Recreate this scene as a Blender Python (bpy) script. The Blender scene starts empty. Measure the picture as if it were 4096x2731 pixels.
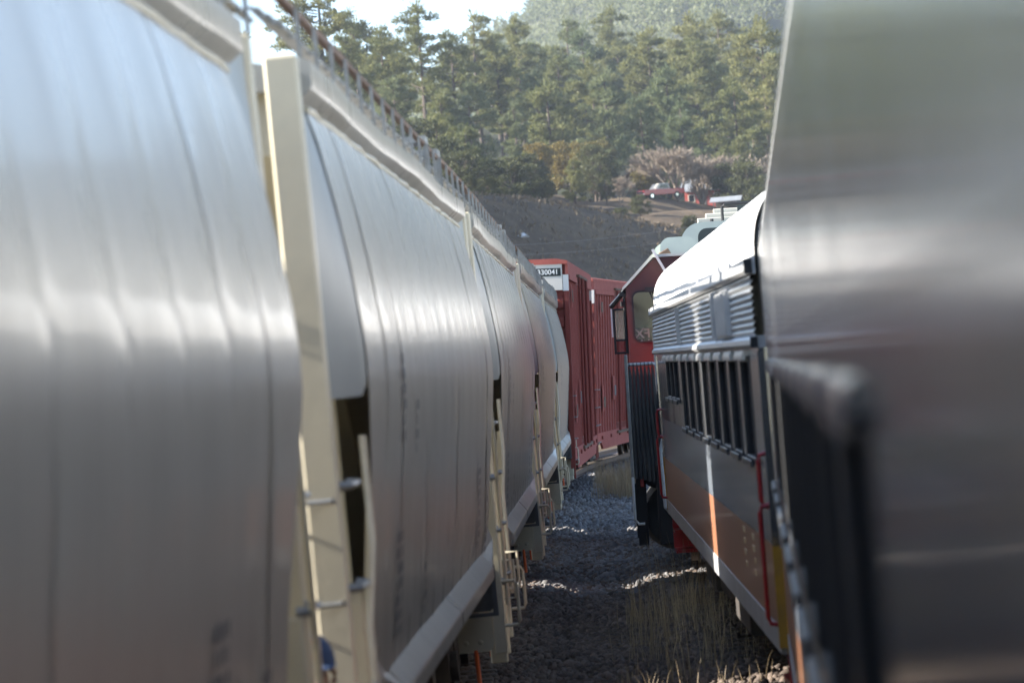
import bpy, math, random
import numpy as np
from mathutils import Vector, Matrix, Euler

random.seed(7)
RNG = np.random.default_rng(11)
S = bpy.context.scene
COL = S.collection
R = math.radians

# ------------------------------------------------------------------ camera, sky, sun, exposure
FPX, ROLL = 15000.0, R(4.5)
EYE = Vector((0.0, 0.0, 2.9))
cam_d = bpy.data.cameras.new('camera')
cam = bpy.data.objects.new('camera', cam_d)
COL.objects.link(cam)
S.camera = cam
fwd = Vector((-486, 15000, 120)).normalized()
r0 = fwd.cross(Vector((0, 0, 1))).normalized()
u0 = r0.cross(fwd)
rt = r0 * math.cos(ROLL) - u0 * math.sin(ROLL)
up = u0 * math.cos(ROLL) + r0 * math.sin(ROLL)
cam.matrix_world = Matrix(((rt.x, up.x, -fwd.x, EYE.x), (rt.y, up.y, -fwd.y, EYE.y),
                           (rt.z, up.z, -fwd.z, EYE.z), (0, 0, 0, 1)))
cam_d.sensor_width = 36
cam_d.lens = 36 * FPX / 4096
cam_d.clip_start = 0.05
cam_d.clip_end = 8000
cam_d.dof.use_dof = True
cam_d.dof.focus_distance = 62
cam_d.dof.aperture_fstop = 3.5

SUN_AZ, SUN_EL = R(-92), R(27)          # azimuth from +Y, negative = left
sun_dir = Vector((math.sin(SUN_AZ) * math.cos(SUN_EL), math.cos(SUN_AZ) * math.cos(SUN_EL), math.sin(SUN_EL)))
W = bpy.data.worlds.new('World')
S.world = W
W.use_nodes = True
nt = W.node_tree
nt.nodes.clear()
sky = nt.nodes.new('ShaderNodeTexSky')
sky.sky_type = 'NISHITA'
sky.sun_disc = False
sky.sun_elevation = SUN_EL
sky.sun_rotation = SUN_AZ
sky.altitude = 2200
sky.dust_density = 2.0
bgn = nt.nodes.new('ShaderNodeBackground')
bgn.inputs['Strength'].default_value = 0.09
out = nt.nodes.new('ShaderNodeOutputWorld')
nt.links.new(sky.outputs[0], bgn.inputs[0])
nt.links.new(bgn.outputs[0], out.inputs[0])
sd = bpy.data.lights.new('sun', 'SUN')
sd.energy = 5.0
sd.angle = R(0.5)
sd.color = (1.0, 0.945, 0.85)
sun = bpy.data.objects.new('sun', sd)
COL.objects.link(sun)
sun.rotation_euler = sun_dir.to_track_quat('Z', 'Y').to_euler()
S.view_settings.view_transform = 'Standard'
S.view_settings.look = 'None'
S.view_settings.exposure = 1.95
S.view_settings.gamma = 1
S.render.engine = 'CYCLES'
S.cycles.use_denoising = True
S.cycles.max_bounces = 8
S.cycles.diffuse_bounces = 4
S.cycles.glossy_bounces = 5
S.cycles.transmission_bounces = 5
S.cycles.transparent_max_bounces = 6
S.cycles.volume_bounces = 1
S.cycles.caustics_reflective = False
S.cycles.caustics_refractive = False
S.cycles.sample_clamp_indirect = 6


# ------------------------------------------------------------------ helpers
def at(u, v, Y):
    """where a point seen at photo pixel (u, v) stands when it is Y metres up the line"""
    du, vu = u - 2542, 1447 - v
    c, s = math.cos(ROLL), math.sin(ROLL)
    return Vector(((du * c + vu * s) / FPX * Y, Y, 2.9 + (-du * s + vu * c) / FPX * Y))


def tag(o, label=None, cat=None, group=None, kind=None):
    if label: o['label'] = label
    if cat: o['category'] = cat
    if group: o['group'] = group
    if kind: o['kind'] = kind
    return o


def empty(name, loc=(0, 0, 0), rot=(0, 0, 0)):
    o = bpy.data.objects.new(name, None)
    o.empty_display_size = 0.3
    COL.objects.link(o)
    o.location = loc
    o.rotation_euler = rot
    return o


def copy_tree(o, parent=None):
    c = o.copy()
    COL.objects.link(c)
    c.parent = parent
    for ch in list(o.children):
        copy_tree(ch, c)
    return c


def link_mesh(name, me, m, parent=None):
    o = bpy.data.objects.new(name, me)
    COL.objects.link(o)
    if m is not None and not me.materials:
        for mm in (m if isinstance(m, (list, tuple)) else [m]):
            me.materials.append(mm)
    if parent: o.parent = parent
    return o


class MB:
    def __init__(s):
        s.v, s.f, s.mi = [], [], []
        s.cur = 0

    def add(s, vs, fs):
        b = len(s.v)
        s.v.extend([tuple(p) for p in vs])
        s.f.extend([tuple(b + i for i in f) for f in fs])
        s.mi.extend([s.cur] * len(fs))
        return s

    def box(s, x0, x1, y0, y1, z0, z1):
        vs = [(x, y, z) for x in (x0, x1) for y in (y0, y1) for z in (z0, z1)]
        return s.add(vs, [(0, 1, 3, 2), (4, 6, 7, 5), (0, 4, 5, 1), (2, 3, 7, 6), (0, 2, 6, 4), (1, 5, 7, 3)])

    def obox(s, c, sx, sy, sz, rot):
        M = Euler(rot).to_matrix()
        vs = [Vector(c) + M @ Vector((x * sx / 2, y * sy / 2, z * sz / 2)) for x in (-1, 1) for y in (-1, 1) for z in (-1, 1)]
        return s.add(vs, [(0, 1, 3, 2), (4, 6, 7, 5), (0, 4, 5, 1), (2, 3, 7, 6), (0, 2, 6, 4), (1, 5, 7, 3)])

    def beam(s, a, b, w, h):
        a, b = Vector(a), Vector(b)
        d = (b - a).normalized()
        ref = Vector((0, 0, 1)) if abs(d.z) < .9 else Vector((0, 1, 0))
        p = d.cross(ref).normalized() * (w / 2)
        q = d.cross(p).normalized() * (h / 2)
        vs = [a + p + q, a + p - q, a - p - q, a - p + q, b + p + q, b + p - q, b - p - q, b - p + q]
        return s.add(vs, [(0, 1, 2, 3), (7, 6, 5, 4), (0, 4, 5, 1), (1, 5, 6, 2), (2, 6, 7, 3), (3, 7, 4, 0)])

    def tube(s, pts, r, n=8, cap=True):
        pts = [Vector(p) for p in pts]
        rs = r if isinstance(r, (list, tuple)) else [r] * len(pts)
        rings = []
        for i, p in enumerate(pts):
            d = (pts[min(i + 1, len(pts) - 1)] - pts[max(i - 1, 0)]).normalized()
            ref = Vector((0, 0, 1)) if abs(d.z) < .95 else Vector((0, 1, 0))
            a = d.cross(ref).normalized()
            b = d.cross(a)
            rings.append([p + (a * math.cos(t) + b * math.sin(t)) * rs[i] for t in [k * math.tau / n for k in range(n)]])
        vs = [q for rg in rings for q in rg]
        fs = []
        for i in range(len(pts) - 1):
            for k in range(n):
                k2 = (k + 1) % n
                fs.append((i * n + k, i * n + k2, (i + 1) * n + k2, (i + 1) * n + k))
        if cap:
            fs.append(tuple(range(n))[::-1])
            fs.append(tuple(range((len(pts) - 1) * n, len(pts) * n)))
        return s.add(vs, fs)

    def cyl(s, a, b, r, n=16):
        return s.tube([a, b], r, n)

    def prism_y(s, prof, y0, y1, closed=True):
        """profile of (x, z) swept along y"""
        n = len(prof)
        vs = [(x, y0, z) for x, z in prof] + [(x, y1, z) for x, z in prof]
        fs = [(i, (i + 1) % n, n + (i + 1) % n, n + i) for i in range(n if closed else n - 1)]
        if closed:
            fs += [tuple(range(n))[::-1], tuple(range(n, 2 * n))]
        return s.add(vs, fs)

    def prism_x(s, prof, x0, x1):
        """profile of (y, z) swept along x"""
        n = len(prof)
        vs = [(x0, y, z) for y, z in prof] + [(x1, y, z) for y, z in prof]
        fs = [(i, (i + 1) % n, n + (i + 1) % n, n + i) for i in range(n)]
        fs += [tuple(range(n)), tuple(range(n, 2 * n))[::-1]]
        return s.add(vs, fs)

    def loft(s, rings, closed=False):
        n = len(rings[0])
        vs = [p for rg in rings for p in rg]
        fs = []
        for i in range(len(rings) - 1):
            for k in range(n if closed else n - 1):
                k2 = (k + 1) % n
                fs.append((i * n + k, i * n + k2, (i + 1) * n + k2, (i + 1) * n + k))
        return s.add(vs, fs)

    def mesh(s, name, m, smooth=False, bevel=0):
        me = bpy.data.meshes.new(name)
        me.from_pydata(s.v, [], s.f)
        for mm in (m if isinstance(m, (list, tuple)) else [m]):
            me.materials.append(mm)
        if any(s.mi):
            me.polygons.foreach_set('material_index', s.mi)
        import bmesh
        bm = bmesh.new()
        bm.from_mesh(me)
        bmesh.ops.recalc_face_normals(bm, faces=bm.faces)
        if bevel:
            es = [e for e in bm.edges if len(e.link_faces) == 2 and e.calc_face_angle(0) > .6]
            bmesh.ops.bevel(bm, geom=es, offset=bevel, segments=2 if bevel > .02 else 1, affect='EDGES', profile=.6)
        bm.to_mesh(me)
        bm.free()
        if smooth:
            me.polygons.foreach_set('use_smooth', [True] * len(me.polygons))
            try:
                me.set_sharp_from_angle(angle=R(38))
            except Exception:
                pass
        me.update()
        return me

    def build(s, name, m, parent=None, smooth=False, bevel=0):
        return link_mesh(name, s.mesh(name, m, smooth, bevel), None, parent)


# ------------------------------------------------------------------ materials
def mat(name, col, rough=.5, metal=0.0, var=None, vscale=3.0, stretch=(1, 1, 1), streak=None, bump=0.0, bscale=20.0,
        bstretch=None, rvar=0.0, spec=.5, coat=0.0, emit=None, coords='Object', contrast=(.35, .7)):
    """procedural material: base colour mixed with `var` by noise, second mix with `streak` along vertical streaks"""
    m = bpy.data.materials.new(name)
    m.use_nodes = True
    t = m.node_tree
    b = t.nodes['Principled BSDF']
    b.inputs['Base Color'].default_value = (*col, 1)
    b.inputs['Roughness'].default_value = rough
    b.inputs['Metallic'].default_value = metal
    b.inputs['Specular IOR Level'].default_value = spec
    if coat:
        b.inputs['Coat Weight'].default_value = coat
        b.inputs['Coat Roughness'].default_value = .08
    tc = t.nodes.new('ShaderNodeTexCoord')

    def noise(scale, st, detail=5, rgh=.6):
        mp = t.nodes.new('ShaderNodeMapping')
        mp.inputs['Scale'].default_value = st
        t.links.new(tc.outputs[coords], mp.inputs[0])
        n = t.nodes.new('ShaderNodeTexNoise')
        n.inputs['Scale'].default_value = scale
        n.inputs['Detail'].default_value = detail
        n.inputs['Roughness'].default_value = rgh
        t.links.new(mp.outputs[0], n.inputs[0])
        return n.outputs['Fac']

    def ramp(sock, a, c):
        mr = t.nodes.new('ShaderNodeMapRange')
        mr.inputs[1].default_value = a
        mr.inputs[2].default_value = c
        t.links.new(sock, mr.inputs[0])
        return mr.outputs[0]
    cur = None
    if var:
        f = ramp(noise(vscale, stretch), *contrast)
        mx = t.nodes.new('ShaderNodeMix')
        mx.data_type = 'RGBA'
        mx.inputs[6].default_value = (*col, 1)
        mx.inputs[7].default_value = (*var, 1)
        t.links.new(f, mx.inputs[0])
        cur = mx.outputs[2]
        if rvar:
            mr = t.nodes.new('ShaderNodeMapRange')
            mr.inputs[3].default_value = max(.02, rough - rvar)
            mr.inputs[4].default_value = rough + rvar
            t.links.new(f, mr.inputs[0])
            t.links.new(mr.outputs[0], b.inputs['Roughness'])
    if streak:
        scol, sst, lo, hi = streak
        f = ramp(noise(1.0, sst, 6, .65), lo, hi)
        mx = t.nodes.new('ShaderNodeMix')
        mx.data_type = 'RGBA'
        if cur is None:
            mx.inputs[6].default_value = (*col, 1)
        else:
            t.links.new(cur, mx.inputs[6])
        mx.inputs[7].default_value = (*scol, 1)
        t.links.new(f, mx.inputs[0])
        cur = mx.outputs[2]
    if cur is not None:
        t.links.new(cur, b.inputs['Base Color'])
    if bump:
        bn = t.nodes.new('ShaderNodeBump')
        bn.inputs['Strength'].default_value = 1.0
        bn.inputs['Distance'].default_value = bump
        t.links.new(noise(bscale, bstretch or (1, 1, 1)), bn.inputs['Height'])
        t.links.new(bn.outputs[0], b.inputs['Normal'])
    if emit:
        b.inputs['Emission Color'].default_value = (*emit[0], 1)
        b.inputs['Emission Strength'].default_value = emit[1]
    return m


def leaf_mat(name, c1, c2, trans=.35, scale=.7):
    m = bpy.data.materials.new(name)
    m.use_nodes = True
    t = m.node_tree
    b = t.nodes['Principled BSDF']
    b.inputs['Roughness'].default_value = .55
    b.inputs['Specular IOR Level'].default_value = .3
    tc = t.nodes.new('ShaderNodeTexCoord')
    n = t.nodes.new('ShaderNodeTexNoise')
    n.inputs['Scale'].default_value = scale
    n.inputs['Detail'].default_value = 3
    t.links.new(tc.outputs['Object'], n.inputs[0])
    oi = t.nodes.new('ShaderNodeObjectInfo')
    add = t.nodes.new('ShaderNodeMath')
    add.operation = 'ADD'
    t.links.new(n.outputs['Fac'], add.inputs[0])
    mr = t.nodes.new('ShaderNodeMapRange')
    mr.inputs[3].default_value = -.35
    mr.inputs[4].default_value = .35
    t.links.new(oi.outputs['Random'], mr.inputs[0])
    t.links.new(mr.outputs[0], add.inputs[1])
    mx = t.nodes.new('ShaderNodeMix')
    mx.data_type = 'RGBA'
    mx.inputs[6].default_value = (*c1, 1)
    mx.inputs[7].default_value = (*c2, 1)
    t.links.new(add.outputs[0], mx.inputs[0])
    t.links.new(mx.outputs[2], b.inputs['Base Color'])
    tr = t.nodes.new('ShaderNodeBsdfTranslucent')
    t.links.new(mx.outputs[2], tr.inputs[0])
    ms = t.nodes.new('ShaderNodeMixShader')
    ms.inputs[0].default_value = trans
    t.links.new(b.outputs[0], ms.inputs[1])
    t.links.new(tr.outputs[0], ms.inputs[2])
    t.links.new(ms.outputs[0], t.nodes['Material Output'].inputs[0])
    return m


M = {}
M['hopper'] = mat('hopper_paint', (.42, .40, .355), .31, var=(.36, .34, .30), vscale=1.0, stretch=(.4, 1.2, .35),
                  streak=((.23, .215, .19), (1.2, 3.5, .16), .54, 1.0), bump=.002, bscale=1.0, bstretch=(.7, .6, .3), rvar=.05, coat=.15)
M['hopper_trim'] = mat('hopper_trim_paint', (.60, .545, .415), .34, var=(.52, .47, .355), vscale=2.5, bump=.001, bscale=14)
M['gusset'] = mat('gusset_angle_shade', (.27, .285, .275), .42, var=(.22, .235, .23), vscale=2, stretch=(1, 1, .4))  # darker, greener than the hull: shading from the gusset's angle put into colour
M['hopper_dark'] = mat('dark_bracket_paint', (.10, .105, .11), .5, var=(.06, .06, .06), vscale=5)
M['galv'] = mat('galvanised_steel', (.33, .335, .33), .45, .6, var=(.24, .235, .22), vscale=8)
M['stencil'] = mat('stencil_paint', (.12, .12, .13), .6)
M['rust'] = mat('rusty_brown_steel', (.20, .125, .08), .8, var=(.11, .07, .05), vscale=6)
M['orange'] = mat('orange_paint', (.75, .13, .03), .5)
M['bogie'] = mat('grimy_bogie_steel', (.035, .032, .03), .75, var=(.07, .055, .045), vscale=5)
M['wheel'] = mat('wheel_steel', (.06, .05, .045), .5, .5, var=(.1, .07, .05), vscale=6)
M['steel_car'] = mat('stainless_body', (.50, .51, .53), .13, .9, var=(.42, .43, .45), vscale=1.2, stretch=(1, 1.4, .2), rvar=.05,
                     streak=((.30, .30, .30), (1, 7, .3), .6, 1.0), bump=.0035, bscale=1.0, bstretch=(1, 5, .4))
M['steel_dark'] = mat('dark_blue_grey_gloss', (.06, .075, .11), .14, 0, var=(.09, .105, .14), vscale=1.2, stretch=(1, 1.4, .2), bump=.0035, bscale=1.0, bstretch=(1, 5, .4), coat=.3)
M['fluted'] = mat('fluted_stainless', (.55, .56, .57), .28, .75, var=(.42, .42, .42), vscale=4, stretch=(1, 1.5, 1), bump=.003, bscale=3, bstretch=(1, 3, 1))
M['car_grey'] = mat('weathered_grey_paint', (.15, .185, .235), .26, 0, var=(.21, .225, .255), vscale=2, stretch=(1, 3, .3),
                    streak=((.30, .30, .29), (1, 16, .35), .5, .85), bump=.003, bscale=1, bstretch=(1, 8, .4), coat=.3)
M['car_orange'] = mat('weathered_orange_paint', (.50, .21, .105), .28, 0, var=(.42, .19, .11), vscale=2, stretch=(1, 3, .3),
                      streak=((.45, .33, .26), (1, 18, .4), .5, .9), bump=.003, bscale=1, bstretch=(1, 8, .4), coat=.3)
M['car_white'] = mat('sill_white_paint', (.52, .52, .53), .4, var=(.38, .37, .36), vscale=3, stretch=(1, 2, .5))
M['roof_white'] = mat('roof_silver_white_paint', (.80, .80, .79), .42, var=(.72, .71, .69), vscale=1.5)
M['gutter'] = mat('gutter_metal', (.62, .62, .62), .35, .4, var=(.45, .45, .45), vscale=5, stretch=(1, 3, 1))
M['black_rubber'] = mat('black_rubber', (.015, .015, .017), .6)
M['glass_dark'] = mat('tinted_window_glass', (.012, .014, .018), .06, 0, spec=.6)
M['win_frame'] = mat('window_frame_metal', (.05, .055, .06), .35, .3, var=(.09, .09, .095), vscale=5)
M['blind'] = mat('cream_blind', (.45, .40, .35), .6, var=(.38, .33, .3), vscale=4)
M['red_rail'] = mat('red_gloss_paint', (.42, .02, .025), .3, coat=.4)
M['yellow'] = mat('yellow_paint', (.62, .33, .03), .5, var=(.45, .25, .05), vscale=6)
M['marking'] = mat('cream_marking', (.70, .55, .32), .5)
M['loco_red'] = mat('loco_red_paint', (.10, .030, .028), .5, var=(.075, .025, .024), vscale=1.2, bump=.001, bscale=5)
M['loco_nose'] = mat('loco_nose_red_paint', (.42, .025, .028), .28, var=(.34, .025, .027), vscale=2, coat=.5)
M['loco_navy'] = mat('loco_navy_paint', (.03, .035, .06), .4)
M['loco_green'] = mat('pale_green_grey_paint', (.55, .60, .54), .45, var=(.48, .53, .48), vscale=2)
M['loco_grey'] = mat('sage_grey_paint', (.36, .40, .35), .5, var=(.30, .34, .30), vscale=4)
M['loco_white'] = mat('white_handrail_paint', (.72, .72, .70), .35, var=(.45, .43, .40), vscale=22, contrast=(.55, .75))
M['cream_block'] = mat('cream_duct_paint', (.66, .64, .55), .55, var=(.58, .55, .47), vscale=3)
M['dark_void'] = mat('dark_mesh_intake', (.03, .045, .045), .7, var=(.05, .06, .06), vscale=30)
M['cab_inside'] = mat('cab_interior_beige', (.80, .74, .64), .7, var=(.72, .66, .56), vscale=2)
M['seat_green'] = mat('seat_green_vinyl', (.14, .17, .12), .5)
M['sign_black'] = mat('sign_black', (.012, .02, .018), .5)
M['white_print'] = mat('white_print', (.78, .78, .76), .6)
M['dusty_black'] = mat('dusty_black_rubber', (.04, .042, .042), .65, var=(.075, .075, .07), vscale=8, stretch=(1, 1, .2))
M['box_red'] = mat('faded_boxcar_red', (.20, .04, .03), .7, var=(.24, .055, .042), vscale=1.5, stretch=(1, 1, .4), spec=.2,
                   streak=((.20, .05, .045), (3, 3, .3), .55, .9))
M['box_pink'] = mat('pink_red_trim_lit_ribs', (.44, .125, .10), .75, var=(.37, .095, .075), vscale=3, spec=.2)  # posts and ribs paler than body: brighter light on them put into colour
M['box_white'] = mat('scuffed_white_panel', (.66, .62, .56), .6, var=(.40, .12, .09), vscale=2.2, stretch=(1, 1, .7), contrast=(.62, .72))
M['box_clean'] = mat('white_corner_paint', (.74, .70, .66), .55)
M['rail_top'] = mat('rail_steel', (.16, .12, .10), .45, .6, var=(.1, .06, .045), vscale=4)
M['sleeper'] = mat('old_timber_sleeper', (.07, .055, .045), .85, var=(.11, .09, .07), vscale=5, stretch=(1, 4, 1))
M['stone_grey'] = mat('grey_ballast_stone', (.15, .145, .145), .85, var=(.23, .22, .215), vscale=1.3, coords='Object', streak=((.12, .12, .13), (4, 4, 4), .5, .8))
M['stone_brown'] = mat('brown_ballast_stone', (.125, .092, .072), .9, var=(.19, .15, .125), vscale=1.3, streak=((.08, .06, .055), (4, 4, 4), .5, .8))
M['grass_dry'] = leaf_mat('dry_grass', (.36, .27, .16), (.25, .19, .12), .35, 2.0)
M['weeds'] = leaf_mat('bank_weeds', (.25, .19, .125), (.16, .125, .085), .3, .2)
M['pine'] = leaf_mat('pine_needles', (.165, .185, .072), (.28, .27, .11), .5)
M['pine_blue'] = leaf_mat('blue_green_pine_needles', (.15, .185, .09), (.23, .25, .125), .5)
M['oak'] = leaf_mat('dark_oak_leaves', (.075, .085, .038), (.135, .14, .06), .45)
M['autumn'] = leaf_mat('yellowing_leaves', (.26, .20, .065), (.17, .155, .06), .5)
M['far_leaf'] = leaf_mat('far_forest_leaves', (.11, .14, .075), (.20, .21, .10), .45, .05)
M['bark'] = mat('pine_bark', (.10, .078, .062), .9, var=(.11, .085, .065), vscale=4)
M['twig'] = mat('bare_grey_twigs', (.30, .24, .18), .85, var=(.21, .165, .125), vscale=2)
M['house_red'] = mat('red_house_wall', (.38, .07, .05), .7, var=(.30, .06, .05), vscale=.8)
M['tin'] = mat('tin_roof', (.33, .345, .36), .55, .2, var=(.24, .25, .26), vscale=1.2)
M['truck_red'] = mat('truck_red_paint', (.48, .03, .03), .25, coat=.6)
M['truck_cream'] = mat('truck_cream_paint', (.72, .66, .56), .3, coat=.4)
M['chrome'] = mat('chrome', (.7, .7, .7), .1, 1.0)
M['log'] = mat('dark_weathered_log', (.07, .06, .055), .85, var=(.11, .095, .085), vscale=3)
M['plastic'] = mat('white_plastic', (.75, .75, .76), .4)
M['wire'] = mat('overhead_wire', (.25, .23, .22), .5)
M['skin'] = mat('skin', (.22, .11, .07), .55)
M['jacket'] = mat('dark_jacket', (.03, .028, .035), .8, var=(.05, .045, .05), vscale=9)
M['jeans'] = mat('blue_jeans', (.05, .07, .12), .85, var=(.07, .09, .14), vscale=12)
M['cap_blue'] = mat('navy_cap_cloth', (.02, .05, .12), .8)
M['cap_red'] = mat('red_orange_thread', (.72, .10, .05), .7)
M['hair'] = mat('black_hair', (.01, .009, .008), .6)


def ground_mat():
    m = bpy.data.materials.new('dry_earth_and_grass')
    m.use_nodes = True
    t = m.node_tree
    b = t.nodes['Principled BSDF']
    b.inputs['Roughness'].default_value = .95
    b.inputs['Specular IOR Level'].default_value = .1
    tc = t.nodes.new('ShaderNodeTexCoord')

    def nz(s, d=6, r=.6, st=(1, 1, 1)):
        mp = t.nodes.new('ShaderNodeMapping')
        mp.inputs['Scale'].default_value = st
        t.links.new(tc.outputs['Object'], mp.inputs[0])
        n = t.nodes.new('ShaderNodeTexNoise')
        n.inputs['Scale'].default_value = s
        n.inputs['Detail'].default_value = d
        n.inputs['Roughness'].default_value = r
        t.links.new(mp.outputs[0], n.inputs[0])
        return n.outputs['Fac']
    cr = t.nodes.new('ShaderNodeValToRGB')
    e = cr.color_ramp.elements
    e[0].position = .3
    e[0].color = (.06, .045, .033, 1)
    e[1].position = .72
    e[1].color = (.24, .175, .11, 1)
    k = e.new(.5)
    k.color = (.125, .095, .066, 1)
    mixn = t.nodes.new('ShaderNodeMath')
    mixn.operation = 'MULTIPLY_ADD'
    mixn.inputs[1].default_value = .55
    t.links.new(nz(.9, 8, .7), mixn.inputs[0])
    h = t.nodes.new('ShaderNodeMath')
    h.operation = 'MULTIPLY'
    h.inputs[1].default_value = .45
    t.links.new(nz(.11), h.inputs[0])
    t.links.new(h.outputs[0], mixn.inputs[2])
    t.links.new(mixn.outputs[0], cr.inputs[0])
    sx = t.nodes.new('ShaderNodeSeparateXYZ')
    t.links.new(tc.outputs['Object'], sx.inputs[0])
    fm = t.nodes.new('ShaderNodeMapRange')
    fm.inputs[1].default_value = 410
    fm.inputs[2].default_value = 480
    t.links.new(sx.outputs[1], fm.inputs[0])
    mxf = t.nodes.new('ShaderNodeMix')
    mxf.data_type = 'RGBA'
    mxf.inputs[7].default_value = (.055, .058, .036, 1)
    t.links.new(fm.outputs[0], mxf.inputs[0])
    t.links.new(cr.outputs[0], mxf.inputs[6])
    t.links.new(mxf.outputs[2], b.inputs['Base Color'])
    bn = t.nodes.new('ShaderNodeBump')
    bn.inputs['Strength'].default_value = .9
    bn.inputs['Distance'].default_value = .25
    t.links.new(nz(1.6, 8, .75), bn.inputs['Height'])
    t.links.new(bn.outputs[0], b.inputs['Normal'])
    return m


M['ground'] = ground_mat()


def per_stone(m, lo, hi):
    # every stone has its own tone
    t = m.node_tree
    b = t.nodes['Principled BSDF']
    src = b.inputs['Base Color'].links[0].from_socket
    ge = t.nodes.new('ShaderNodeNewGeometry')
    mr = t.nodes.new('ShaderNodeMapRange')
    mr.inputs[3].default_value = lo
    mr.inputs[4].default_value = hi
    t.links.new(ge.outputs['Random Per Island'], mr.inputs[0])
    hs_ = t.nodes.new('ShaderNodeHueSaturation')
    t.links.new(mr.outputs[0], hs_.inputs['Value'])
    t.links.new(src, hs_.inputs['Color'])
    t.links.new(hs_.outputs[0], b.inputs['Base Color'])


per_stone(M['stone_grey'], .55, 1.3)
per_stone(M['stone_brown'], .5, 1.25)
for lm in ('pine', 'pine_blue', 'oak', 'autumn', 'grass_dry'):
    per_stone(M[lm], .7, 1.3)


# ------------------------------------------------------------------ terrain
def interp(x, xs, ys):
    return np.interp(x, xs, ys)


def sstep(t):
    t = np.clip(t, 0, 1)
    return t * t * (3 - 2 * t)


def gz(x, y):
    """height of the ground"""
    x = np.asarray(x, float)
    y = np.asarray(y, float)
    base = interp(y, [-300, 130, 200, 285, 330, 430, 500, 620, 700, 900, 1150, 1320, 1500, 1650, 2600],
                  [-.3, -.3, 1.2, 4.0, 5.2, 9.0, 14.0, 27.0, 33.0, 37, 46, 90, 130, 138, 100])
    s = (-(x - 4) + (y - 300)) / 1.414
    H = np.clip(10.3 - .16 * x, 4, 15)
    emb = H * sstep((s + 9) / 25.0)
    und = 1.1 * np.sin(x * .11 + y * .05) * sstep((y - 290) / 60) + .5 * np.sin(x * .31 - y * .17 + 1) * sstep((y - 250) / 60)
    left = np.clip(-x, 0, 160) * .055 * sstep((y - 330) / 120)
    far = sstep((y - 1000) / 300)
    ridge = far * (np.clip(x + 20, -170, 70) * .62 + 9 * np.sin(x * .021 + 1.3) + 5 * np.sin(x * .06))
    knoll = 1.7 * np.exp(-((x - 10) ** 2 / 170 + (y - 422) ** 2 / 600))
    return base + emb + und + left + ridge + knoll


def gz1(x, y):
    return float(gz(x, y))


ys = np.concatenate([np.arange(-160, 20, 20), np.arange(20, 240, 8), np.arange(240, 460, 3.0), np.arange(460, 760, 8),
                     np.arange(760, 1700, 20), np.arange(1700, 2500, 60)])
xs = np.concatenate([np.arange(-640, -200, 30), np.arange(-200, -80, 8), np.arange(-80, 70, 2.5), np.arange(70, 200, 8), np.arange(200, 661, 30)])
GX, GY = np.meshgrid(xs, ys)
GZ = gz(GX, GY) + RNG.normal(0, .12, GX.shape) * (GY > 230)
nx = len(xs)
verts = np.stack([GX.ravel(), GY.ravel(), GZ.ravel()], 1)
ii = (np.arange(len(ys) - 1)[:, None] * nx + np.arange(nx - 1)[None, :]).ravel()
faces = np.stack([ii, ii + 1, ii + nx + 1, ii + nx], 1)


def np_mesh(name, verts, faces, m, smooth=False, mats=None):
    me = bpy.data.meshes.new(name)
    k = faces.shape[1]
    me.vertices.add(len(verts))
    me.vertices.foreach_set('co', np.ascontiguousarray(verts, np.float32).ravel())
    me.loops.add(faces.size)
    me.loops.foreach_set('vertex_index', np.ascontiguousarray(faces, np.int32).ravel())
    me.polygons.add(len(faces))
    me.polygons.foreach_set('loop_start', np.arange(0, faces.size, k, dtype=np.int32))
    me.polygons.foreach_set('loop_total', np.full(len(faces), k, np.int32))
    if smooth:
        me.polygons.foreach_set('use_smooth', np.ones(len(faces), bool))
    me.materials.append(m)
    me.update(calc_edges=True)
    return me


g = link_mesh('ground', np_mesh('ground', verts, faces, M['ground'], True), None)
tag(g, 'dry bare earth of the yard and the hillside behind', kind='structure')

# ------------------------------------------------------------------ tracks
LEFT = [(-60, -2.95), (0, -2.97), (17, -2.96), (35, -2.97), (53, -3.05), (70, -3.17), (88, -3.18), (96, -3.0), (105, -2.7), (116, -1.9), (128, -.4), (145, 2.6), (170, 8.5)]
RIGHT = [(-60, .2), (-20, 1.1), (0, 1.72), (25, 2.42), (37, 2.12), (50, 1.72), (58, 1.5), (70, 1.75), (85, 2.9), (105, 5.6), (130, 10.5), (170, 21)]


def curve_x(tab, y):
    # smooth (Catmull-like) interpolation through a table of (y, x)
    yy = [a for a, _ in tab]
    xx = [b for _, b in tab]
    return float(sum(np.interp(y + d, yy, xx) for d in (-6, -3, 0, 3, 6)) / 5)


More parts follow.
